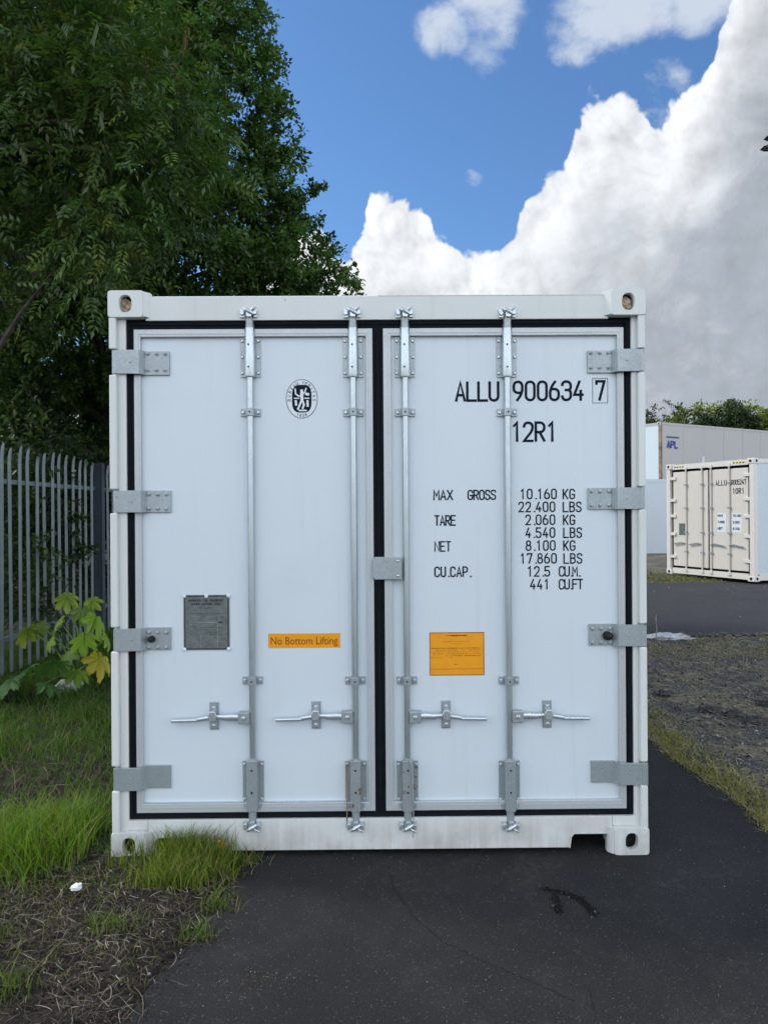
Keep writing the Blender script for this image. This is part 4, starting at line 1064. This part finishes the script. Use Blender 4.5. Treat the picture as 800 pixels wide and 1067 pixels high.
# the dense tree behind the container
tree('hawthorn_tree', (-3.6, 7.6, 0), .24, [((-4.3, 7.4, 7.0), (2.75, 2.2, 2.2)), ((-3.2, 7.2, 4.9), (2.35, 2.0, 1.8)), ((-4.6, 7.6, 9.3), (2.5, 2.0, 1.7)), ((-1.85, 7.1, 5.9), (1.0, 1.0, .8)), ((-.80, 6.8, 4.35), (.60, .6, .50)), ((-2.35, 7.1, 7.7), (1.05, 1.0, 1.0)), ((-3.0, 7.1, 8.9), (1.2, 1.0, .9)), ((-2.0, 7.0, 4.0), (1.5, 1.4, 1.3)), ((-1.0, 6.8, 3.9), (.75, .8, .55)), ((-5.6, 7.6, 4.6), (2.2, 1.8, 2.2))],
     2000, 175, .072, 'dense dark green tree rising behind the near container roof', 'tree', col=(.060, .118, .028), spread=.33, shell=.40, limbs=60, alt=(.09, .14, .03), altp=.08, lw=.62)
# shrubs behind the fence
def shrub(loc, rad, n, size, label, grp='shrubs growing behind the palisade fence'):
    x, y, z = loc
    tree('shrub', (x, y, 0), .06, [((x, y, z), rad), ((x+.3, y-.3, z*.55), (rad[0]*.9, rad[1]*.9, rad[2]*.7))], n, 112, size, label, 'shrub', grp, col=(.030, .058, .018), shell=.3, limbs=14,
         trunk_pts=[(0, 0, -.05), (.05, 0, .5), (.1, .1, 1.2), (0, .1, 1.9), (.05, .1, 2.5)])
shrub((-4.75, 5.0, 2.2), (1.0, 1.2, 1.6), 130, .075, 'dark shrub against the fence at the left photo edge')
shrub((-4.75, 7.6, 2.4), (1.1, 1.3, 1.5), 150, .075, 'dark shrub filling the gap between fence post and container')
shrub((-6.3, 9.4, 2.9), (1.9, 1.3, 2.6), 190, .11, 'tall dark shrub deepest behind the fence pales')
shrub((-8.6, 12.5, 3.2), (3.0, 1.5, 3.2), 200, .16, 'broad dark bush farthest back on the left')
shrub((-5.2, 13.0, 2.8), (2.4, 1.5, 2.9), 180, .16, 'broad dark bush hidden behind the near container')
# trees beyond the far containers
def fartree(x, y, h, rx, label, col, n=70, size=.26, shell=.2, sp=.9):
    tree('far_tree', (x, y, 0), .2, [((x, y, h-rx*.8), (rx, rx*.8, rx*.85)), ((x+rx*.4, y, h-rx*1.3), (rx*.9, rx*.8, rx*.7)), ((x-rx*.5, y, h-rx*1.5), (rx*.8, rx*.8, rx*.7))], n, 140, size, label, 'tree', 'trees beyond the far containers', col=col, spread=sp, shell=shell, limbs=14,
         trunk_pts=[(0, 0, -.1), (.1, 0, h*.25), (0, .1, h*.45), (.1, 0, h*.62), (0, 0, h*.8)])
fartree(16.0, 38.6, 7.35, 1.3, 'thin dark tree showing above the rusty corner post', (.030, .050, .022), 30, .15, .1, .9)
fartree(17.5, 39, 6.6, 1.1, 'small dark bushy tree just right of the thin one', (.026, .046, .020), 36, .16, sp=.6)
fartree(18.7, 39, 7.1, .8, 'small dark sparse tree in the middle of the far row', (.026, .046, .020), 18, .16, sp=.6)
fartree(19.2, 42, 7.5, 2.0, 'low yellow green tree right of the sparse dark one', (.16, .20, .045), 110)
fartree(20.6, 40, 7.6, 1.0, 'tallest far tree, darker green crown', (.035, .060, .022), 36, .17, sp=.6)
fartree(22.4, 42, 7.9, 2.0, 'bright yellow green tree at the right photo edge', (.16, .20, .045), 120)
fartree(13.2, 38, 6.6, 1.8, 'dark tree mostly hidden by the near container', (.03, .05, .02), 60)

# ------------------------------------------------------------------ GRASS, STRAW, GRIT
def blades(name, xs, ys, hs, label, base, var, width=.0045, lean=.35, segs=3, mt='grass', alt=None, altp=0, zs=None):
    n = len(xs); a = RNG.uniform(0, 2*np.pi, n); dirx, diry = np.cos(a), np.sin(a); b = RNG.uniform(0, 2*np.pi, n)
    sx_, sy_ = np.cos(b), np.sin(b); ln_ = lean*hs*RNG.uniform(.2, 1.4, n); wd = width*RNG.uniform(.6, 1.3, n)
    z0 = np.array([ground_h(x, y) for x, y in zip(xs, ys)]) if zs is None else zs
    rows = []
    for k in range(segs+1):
        t = k/segs; cx = xs+dirx*ln_*t*t; cy = ys+diry*ln_*t*t; cz = z0+hs*(t-.22*t*t*lean*1.5); ww = wd*(1-t)**.7*.5+.0002
        rows += [np.stack([cx-sx_*ww, cy-sy_*ww, cz], 1), np.stack([cx+sx_*ww, cy+sy_*ww, cz], 1)]
    v = np.stack(rows, 1).reshape(-1, 3); per = 2*(segs+1); i = np.arange(n)[:, None]*per
    q_ = np.concatenate([i+np.array([[2*k, 2*k+1, 2*k+3, 2*k+2]]) for k in range(segs)], 1).reshape(-1, 4)
    cols = tint(n, base, var, per, alt, altp)
    o = np_mesh(name, v, q_, M[mt], None, cols); tag(o, label, 'grass' if 'grass' in name else 'ground cover', kind='stuff'); return o
# left verge
def sample(n, x0, x1, y0, y1, dens):
    X_ = RNG.uniform(x0, x1, n); Y_ = RNG.uniform(y0, y1, n); k = np.array([dens(a, b) for a, b in zip(X_, Y_)]); m = RNG.random(n) < k
    return X_[m], Y_[m]
def dens_left(x, y):
    if x > edge_left(y)+.01: return 0
    if x > -1.26 and y > .03: return 0
    v = .5+.5*vn(x, y, 2.6)
    if y < -.30: return 0
    if y < 0 and x < -1.2: v *= (y+.3)/.3*.9
    bare = math.exp(-(((x+1.95)/.42)**2+((y-.85)/.55)**2)); bare2 = math.exp(-(((x+1.25)/.16)**2+((y+.08)/.12)**2))
    return max(0, min(1, v+.45))*(1-.80*bare)*(1-.8*bare2)
x_, y_ = sample(60000, -4.2, -.6, -.35, 6.8, dens_left)
hh_ = np.array([(.06+.12*max(0, .35+vn(a+9, b, 1.7)))*(.45 if (b < .12 and a > -1.4) else 1) for a, b in zip(x_, y_)])*RNG.uniform(.4, 1.4, len(x_))
blades('grass', x_, y_, hh_, 'rough green grass on the verge left of the container', (.060, .128, .015), .45, .0055, .7, alt=(.20, .17, .08), altp=.09)
# taller patch at left and the tuft before the casting
x_ = np.concatenate([RNG.normal(-1.62, .13, 2300), RNG.normal(-1.95, .2, 1500)]); y_ = np.concatenate([RNG.normal(.08, .14, 2300), RNG.normal(-.02, .12, 1500)])
ok = (x_ < -1.36); x_, y_ = x_[ok], y_[ok]
blades('grass', x_, y_, RNG.uniform(.08, .25, len(x_)), 'tall bright grass patch left of the corner casting', (.115, .205, .018), .4, .0055, .55, alt=(.25, .22, .10), altp=.12)
x_ = np.concatenate([RNG.normal(-.90, .070, 2100), RNG.normal(-.79, .075, 800), RNG.normal(-1.12, .05, 60)]); y_ = np.concatenate([RNG.uniform(-.30, .02, 2100), RNG.uniform(-.2, .01, 800), RNG.uniform(-.14, -.02, 60)])
blades('grass', x_, y_, RNG.uniform(.05, .20, len(x_))*np.where(y_ < -.15, .75, 1)*RNG.uniform(.6, 1, len(x_))**.5, 'bright green grass tuft growing up in front of the sill', (.130, .180, .024), .4, .0045, .5, alt=(.27, .24, .10), altp=.14)
tufts = [(-1.02, -.60, .05), (-.70, -.62, .03), (-1.45, -.66, .06), (-.66, -.40, .04), (-1.7, -.45, .08), (-1.25, -.95, .05), (-.62, -.02, .03)]
x_ = np.concatenate([RNG.normal(a, s, 110) for a, b, s in tufts]); y_ = np.concatenate([RNG.normal(b, s*.8, 110) for a, b, s in tufts])
blades('grass', x_, y_, RNG.uniform(.03, .11, len(x_)), 'scattered small grass tufts in the bare soil', (.075, .13, .02), .3, .004, .7, alt=(.2, .19, .07), altp=.2)
x_, y_ = sample(5200, -2.3, -.6, -1.35, -.10, lambda x, y: (1 if x < edge_left(y)+.02 else 0)*max(0, .55+vn(x+3, y, 2.2)+(y+.6)*.8-.25))
blades('grass', x_, y_, RNG.uniform(.015, .09, len(x_)), 'thin trampled grass over the straw at lower left', (.085, .11, .022), .4, .0035, 1.3, alt=(.24, .21, .10), altp=.35)
# right verge
def er(y): return np.array([edge_right(b) for b in y])
y_ = RNG.uniform(-1.2, 5.6, 30000); x_ = er(y_)+np.abs(RNG.normal(0, .13, len(y_)))-.03
k_ = np.array([vn(a*1.5, b, 3.2)+.55 for a, b in zip(x_, y_)]) > RNG.random(len(y_))*.9; x_, y_ = x_[k_], y_[k_]
blades('grass', x_, y_, RNG.uniform(.015, .06, len(x_)), 'short yellowish grass along the edge of the asphalt', (.22, .22, .05), .4, .0045, 1.1, alt=(.42, .36, .17), altp=.42)
y_ = RNG.uniform(4.3, 5.9, 9000); x_ = RNG.uniform(1.9, 8.5, 9000)
k_ = np.array([.5+vn(a, b, 2) for a, b in zip(x_, y_)]) > .35
blades('grass', x_[k_], y_[k_], RNG.uniform(.02, .07, k_.sum()), 'dry thin grass between gravel and road', (.14, .13, .05), .35, .006, 1.0, alt=(.32, .27, .15), altp=.45)
x_ = RNG.uniform(3.0, 16, 16000); y_ = 12.6+.05*np.maximum(0, x_-5)+np.abs(RNG.normal(0, 1.1, 16000))
ok = ~((x_ > 6.6) & (y_ > 12.1+(x_-7.7)*.44) & (y_ > 12.05-(x_-7.7)*2.26)); x_, y_ = x_[ok], y_[ok]
blades('grass', x_, y_, RNG.uniform(.03, .13, len(x_)), 'weedy grass strip at the foot of the far containers', (.085, .105, .028), .35, .016, .8, alt=(.28, .23, .12), altp=.25)
# straw lying flat
def straws(name, xs, ys, ln, label, base, wd=.0035, alt=None, altp=0, lift=.014, curl=.45):
    n = len(xs); a = RNG.uniform(0, 2*np.pi, n); bend = RNG.normal(0, curl, n); tilt = np.abs(RNG.normal(0, lift, n)); w_ = wd*RNG.uniform(.5, 1.4, n)
    z0 = np.array([max(0, ground_h(x, y)) for x, y in zip(xs, ys)])+.004+RNG.uniform(0, .012, n); rows = []; S_ = 5
    cx, cy = xs.copy(), ys.copy()
    for k in range(S_+1):
        t = k/S_; th = a+bend*t*1.6+.25*np.sin(t*7+a*5)*curl; w_k = w_*(1-.7*abs(2*t-1)**3); rows += [np.stack([cx-np.sin(th)*w_k*.5, cy+np.cos(th)*w_k*.5, z0+tilt*t], 1), np.stack([cx+np.sin(th)*w_k*.5, cy-np.cos(th)*w_k*.5, z0+tilt*t+w_k*.35], 1)]
        cx = cx+np.cos(th)*ln/S_; cy = cy+np.sin(th)*ln/S_
    v = np.stack(rows, 1).reshape(-1, 3); per = 2*(S_+1); i = np.arange(n)[:, None]*per
    q_ = np.concatenate([i+np.array([[2*k, 2*k+1, 2*k+3, 2*k+2]]) for k in range(S_)], 1).reshape(-1, 4)
    o = np_mesh(name, v, q_, M['strawm'], None, tint(n, base, .4, per, alt, altp)); tag(o, label, 'straw', kind='stuff'); return o
x_, y_ = sample(15000, -2.3, -.5, -1.4, .15, lambda x, y: (1 if x < edge_left(y)-.02 else .30*max(0, 1-(x-edge_left(y))/.16))*(0 if (x > -1.24 and y > .0) else 1)*(.25+.8*max(0, .4+vn(x, y, 3.5))))
straws('straw', x_, y_, np.exp(RNG.normal(-3.5, .65, len(x_))), 'dead straw and twigs scattered over the dark soil', (.115, .096, .068), .0017, (.40, .37, .31), .16)
x_, y_ = RNG.uniform(-2.7, -1.3, 1300), RNG.uniform(.2, 1.6, 1300)
straws('straw', x_, y_, RNG.uniform(.04, .16, 1300), 'brown dead stalks matted in the grass', (.08, .06, .042), .0035, (.3, .27, .2), .06, lift=.04)
y_ = RNG.uniform(.6, 6.0, 19000); x_ = er(y_)+RNG.uniform(0, 1, 19000)**1.2*6
straws('straw', x_, y_, RNG.uniform(.015, .06, len(x_))*(1+y_*.12), 'dry straw litter over the gravel verge', (.25, .215, .14), .0040, (.42, .38, .30), .14, lift=.010, curl=.35)
# grit and gravel
def grit(name, xs, ys, sz, label, base, var, zoff=0.0, cat='gravel', alt=None, altp=0):
    n = len(xs); ico = np.array([(1,0,0),(-1,0,0),(0,1,0),(0,-1,0),(0,0,1),(0,0,-1)], float)
    fc = np.array([(0,2,4),(2,1,4),(1,3,4),(3,0,4),(2,0,5),(1,2,5),(3,1,5),(0,3,5)])
    q_, _ = np.linalg.qr(RNG.normal(size=(n, 3, 3))); sc = sz[:, None, None]*RNG.uniform(.5, 1.2, (n, 1, 3))*np.array([1, 1, .7])
    pts = (ico[None]*RNG.uniform(.8, 1.2, (n, 6, 1))*sc)@q_
    z0 = np.array([max(0, ground_h(x, y)) for x, y in zip(xs, ys)])+zoff
    v = pts+np.stack([xs, ys, z0+sz*.35], 1)[:, None]; i = np.arange(n)[:, None, None]*6
    o = np_mesh(name, v.reshape(-1, 3), None, M['strawm'], None, tint(n, base, var, 6, alt, altp), tris=(i+fc[None]).reshape(-1, 3)); tag(o, label, cat, kind='stuff'); return o
x_, y_ = sample(950, -1.0, 2.0, -1.5, 0.1, lambda x, y: 1.0 if edge_left(y) < x < edge_right(y) else 0)
grit('grit', x_, y_, RNG.uniform(.0008, .0026, len(x_))*np.where(RNG.random(len(x_)) < .03, 1.8, 1), 'loose pale grit on the foreground asphalt', (.16, .16, .155), .6, alt=(.55, .53, .48), altp=.12)
y_ = RNG.uniform(.6, 6.0, 16000); x_ = er(y_)+.1+RNG.uniform(0, 1, 16000)**1.1*6.2
grit('gravel', x_, y_, RNG.uniform(.004, .016, len(x_)), 'grey gravel on the verge right of the container', (.125, .122, .115), .6, alt=(.38, .36, .32), altp=.10)
x_, y_ = sample(9000, -2.4, -.4, -1.4, .1, lambda x, y: 1.0 if x < edge_left(y)+.01 else max(0, 1-(x-edge_left(y))/.13)**2*.8)
grit('soil_crumbs', x_, y_, RNG.uniform(.002, .009, len(x_)), 'dark crumbs of soil at lower left', (.035, .028, .022), .5, cat='soil', alt=(.3, .28, .24), altp=.03)
x_ = RNG.uniform(3, 8, 40); y_ = RNG.uniform(6.3, 12, 40); grit('grit', x_, y_, RNG.uniform(.006, .018, 40), 'pale stones lying on the road', (.45, .42, .34), .3)
x_, y_ = RNG.normal(gp(275, 1022)[0], .07, 260), RNG.normal(gp(275, 1022)[1], .03, 260)
grit('grit', x_, y_, RNG.uniform(.001, .003, 260), 'patch of brownish crumbs on the asphalt at lower centre left', (.10, .075, .05), .5, alt=(.4, .36, .28), altp=.1)
# broken asphalt around the worn patch
def arc_pts(n, jit):
    P = [gp(566, 926), gp(585, 930), gp(603, 936), gp(612, 944), gp(619, 954)]; P2 = [gp(578, 934), gp(580, 944), gp(583, 952)]
    xs, ys = [], []
    for _ in range(n):
        Q = P if random.random() < .72 else P2; k = random.randrange(len(Q)-1); t = random.random()
        xs.append(Q[k][0]+(Q[k+1][0]-Q[k][0])*t+random.gauss(0, jit)); ys.append(Q[k][1]+(Q[k+1][1]-Q[k][1])*t+random.gauss(0, jit*.9))
    return np.array(xs), np.array(ys)
x_, y_ = arc_pts(800, .009); grit('asphalt_crumbs', x_, y_, RNG.uniform(.0015, .006, 800), 'broken dark crumbs around the worn patch in the asphalt', (.010, .010, .010), .5, zoff=-.001, cat='asphalt crumbs', alt=(.20, .19, .17), altp=.04)
ribbon3('worn_patch_edge', [gp(572, 928), gp(590, 932), gp(604, 938), gp(613, 947), gp(618, 954)], .034, .0012, M['crack'], .005)
ribbon3('worn_patch_edge', [gp(579, 934), gp(581, 944), gp(583, 952)], .028, .0018, M['crack'], .005)

# ------------------------------------------------------------------ LARGE LEAVED PLANT
hg = empty('hogweed_plant', (-2.72, 3.35, 0)); tag(hg, 'leafy plant with big lobed yellow green leaves between fence and container', 'plant')
def bigleaf(c, rad, tilt, yawr, col, tip=None):
    n = 126; lobes = [(-2.35, .50), (-1.55, .80), (-.78, .92), (0, 1.0), (.78, .92), (1.55, .80), (2.35, .50)]
    th = np.linspace(-math.pi*.93, math.pi*.93, n); rr_ = np.zeros(n)
    for a_, l_ in lobes:
        dlt = np.abs(th-a_); base_ = l_*np.clip(1-(dlt/.52)**1.6, 0, 1)**.5; rr_ = np.maximum(rr_, base_)
    teeth = .90+.10*np.abs(np.sin(th*17)); rr_ = np.maximum(rr_*teeth, .42)*rad
    vs = [(0, 0, 0)]; 
    for fr_ in (.33, .66, 1.0):
        for t, r_ in zip(th, rr_):
            lob = min(abs(t-a_) for a_, _ in lobes); r2 = r_*fr_; z = -.55*(r2**2)/rad+.10*rad*(lob)*fr_-.05*rad*math.sin(t*9)*fr_
            vs.append((r2*math.sin(t), r2*math.cos(t), z))
    tr_ = []
    for i in range(n-1): tr_.append((0, 1+i+1, 1+i))
    for k_ in range(2):
        for i in range(n-1): a0, b0 = 1+k_*n+i, 1+(k_+1)*n+i; tr_ += [(a0, a0+1, b0+1), (a0, b0+1, b0)]
    Mx = Matrix.Rotation(yawr, 4, 'Z') @ Matrix.Rotation(tilt, 4, 'X')
    v = np.array([tuple(Mx @ Vector(p)) for p in vs]); cc_ = np.tile(np.array(col), (len(v), 1)); rim = np.linalg.norm(np.array(vs), axis=1)/rad
    if tip is not None: cc_ = cc_*(1-.6*rim[:, None])+np.array(tip)*.6*rim[:, None]
    cc_ *= RNG.uniform(.85, 1.15, (len(v), 1)); v += np.array(c)-np.array(hg.location)
    o = np_mesh('leaf', v, None, M['hog'], hg, cc_, tris=np.array(tr_)); o.data.polygons.foreach_set('use_smooth', [True]*len(o.data.polygons)); 
    st = MB(); b0 = Vector((random.uniform(-.08, .08), random.uniform(-.08, .08), 0)); e = Vector(c)-hg.location
    st.tube([b0, b0.lerp(e, .5)+Vector((0, 0, .12)), e], [.012, .008, .005], 6).build('stem', M['stem'], hg, smooth=True)
M['stem'] = plain('green_stem', (.10, .17, .04), .6)
def at(px, py, dist): 
    dx, dy = px-400, py-533.5; dx, dy = dx-ROLL*dy, dy+ROLL*dx
    return (dx/FPX*dist, CAM.y+dist, CAM.z-dy/FPX*dist)
YG1, YG2, DG = (.22, .34, .06), (.38, .42, .07), (.07, .15, .04)
for px_, py_, ds, rd, tl_, yw, cc_, tp_ in ((70, 626, 7.0, .18, -1.0, .3, YG1, YG2), (100, 648, 6.6, .22, -1.0, -.5, YG1, None), (62, 650, 6.9, .17, -.8, 1.9, YG1, None), (28, 660, 7.0, .20, -.9, 1.2, (.13, .20, .035), YG2),
     (88, 668, 6.5, .20, -.9, .6, YG1, None), (104, 690, 6.2, .22, -1.15, -.3, (.30, .30, .045), (.45, .34, .04)), (72, 684, 6.5, .20, -.7, 2.4, (.10, .18, .03), None), (42, 655, 7.1, .15, -.8, 2.8, (.12, .19, .035), None),
     (86, 640, 6.8, .16, -1.0, 3.5, (.12, .2, .035), None), (30, 700, 6.3, .24, -.5, 1.5, DG, None), (55, 694, 6.2, .22, -.5, .5, DG, None), (12, 712, 6.1, .24, -.4, 2.2, DG, None), (96, 630, 6.9, .15, -1.1, .9, YG1, YG2), (112, 668, 6.4, .16, -1.1, -1.0, YG1, None), (52, 672, 6.8, .15, -.9, 2.2, YG1, None), (80, 704, 6.2, .17, -.8, .2, (.16, .26, .05), None), (48, 716, 6.0, .18, -.3, -1.5, DG, None)):
    bigleaf(at(px_, py_-4, ds), rd*.86, tl_, yw, cc_, tp_)

# ------------------------------------------------------------------ SMALL THINGS
def lump(name, loc, size, m, label, cat, seed, n=10, rough=.35, flat_=.6, group=None):
    rr_ = random.Random(seed); mb = MB(); off = Vector((rr_.random()*50, 0, 0)); nu, nv = n*2, n
    for i in range(nv+1):
        for j in range(nu):
            ph = math.pi*i/nv; a_ = 2*math.pi*j/nu; d_ = Vector((math.sin(ph)*math.cos(a_), math.sin(ph)*math.sin(a_), math.cos(ph)))
            k_ = 1+rough*mnoise.noise(d_*2.1+off)+rough*.5*mnoise.noise(d_*6+off); mb.v.append((d_.x*size[0]*k_, d_.y*size[1]*k_, max(-.3, d_.z)*size[2]*k_))
    for i in range(nv):
        for j in range(nu): j2 = (j+1) % nu; mb.f.append((i*nu+j, (i+1)*nu+j, (i+1)*nu+j2, i*nu+j2))
    o = mb.build(name, m, None, smooth=False); o.location = loc; tag(o, label, cat, group); return o
M['sheet'] = plain('dull_white_plastic', (.45, .46, .48), .5)
M['darkrock'] = plain('dark_rubble', (.05, .048, .046), .95, var=.5, scale=25)
M['palestone'] = plain('pale_stone', (.42, .42, .42), .8, var=.3)
x, y = gp(697, 667); lump('plastic_sheet', (x, y, .02), (.24, .10, .055), M['sheet'], 'white crumpled plastic sheet lying between verge and road', 'litter', 5, 14, .7)
x, y = gp(80, 935); lump('paper_scrap', (x, y, .04), (.024, .018, .016), M['paper'], 'small white paper scrap in the grass at lower left', 'litter', 8, 8, .5)
x, y = gp(72, 722); lump('stone', (x, y, .05), (.12, .10, .07), M['palestone'], 'pale stone half hidden under the large leaves', 'stone', 9, 10)
x, y = gp(2, 893); lump('plastic_bag', (x-.02, y, .03), (.10, .07, .05), M['bluebag'], 'dark blue plastic bag in the grass at the left photo edge', 'litter', 12, 10, .8)
for i, (px_, py_, s_, lb_) in enumerate(((739, 744, .11, 'dark rubble lump on the verge nearest the container'), (766, 749, .10, 'wide dark rubble lump in the middle of the verge'), (787, 756, .12, 'dark rubble lump nearest the asphalt edge'), (797, 737, .09, 'dark rubble lump at the right photo edge'), (690, 727, .10, 'dark rubble lump beside the container corner'))):
    x, y = gp(px_, py_); lump('rubble_lump', (x, y, .02), (s_*.85, s_*.55, s_*.40), M['darkrock'], lb_, 'rubble', 20+i, 8, .6, group='dark rubble lumps on the verge')
x, y = gp(233, 893); fl = empty('flower', (x, -.03, .0)); tag(fl, 'small orange flower in the grass before the sill', 'flower')
mb = MB().tube([(0, 0, 0), (.004, 0, .03), (0, 0, .055)], [.002, .0016, .0012], 5); mb.build('stem', M['stem'], fl)
mb = MB()
for k in range(11):
    a_ = k*.9; zz = .05+.0035*k; mb.tube([(0, 0, zz), (.014*math.cos(a_), .014*math.sin(a_), zz+.008), (.020*math.cos(a_), .018*math.sin(a_), zz+.003)], [.002, .0065, .002], 6)
mb.build('petals', M['flower'], fl)
# thin dry stalk standing by the road edge
x, y = gp(683, 668); mb = MB(); mb.tube([(0, 0, 0), (.01, 0, .14), (.0, .01, .30)], [.006, .005, .003], 5); mb.tube([(.0, .01, .24), (.012, .01, .32)], [.008, .006], 6)
o = mb.build('dry_stalk', M['wood']); o.location = (x, y, .0); tag(o, 'single dry stalk standing beside the container corner', 'plant')
# lamp mast whose heads just reach into the right edge of the view
lm = empty('lamp_mast', (11.35, 17.2, 0)); tag(lm, 'dark yard lamp mast whose heads reach in at the right photo edge', 'lamp')
M['mast'] = plain('dark_mast_steel', (.03, .032, .035), .5, .3)
MB().tube([(0, 0, 0), (0, 0, 12.2)], [.10, .05], 12).build('mast', M['mast'], lm, smooth=True)
MB().tube([(0, 0, 11.72), (-.35, 0, 11.75)], .03, 8).build('arm', M['mast'], lm); MB().tube([(0, 0, 12.02), (-.4, 0, 12.03)], .025, 8).build('arm', M['mast'], lm)
zA = 1.567+(533.5-156)/770*20.5
for zc, hx in ((zA, -.80), (zA+.29, -.70)):
    o = MB().prism([(hx, zc), (hx+.12, zc-.05), (hx+.5, zc-.05), (hx+.5, zc+.03), (hx+.14, zc+.045)], -.12, .12).build('lamp_head', M['mast'], lm, bevel=.015)
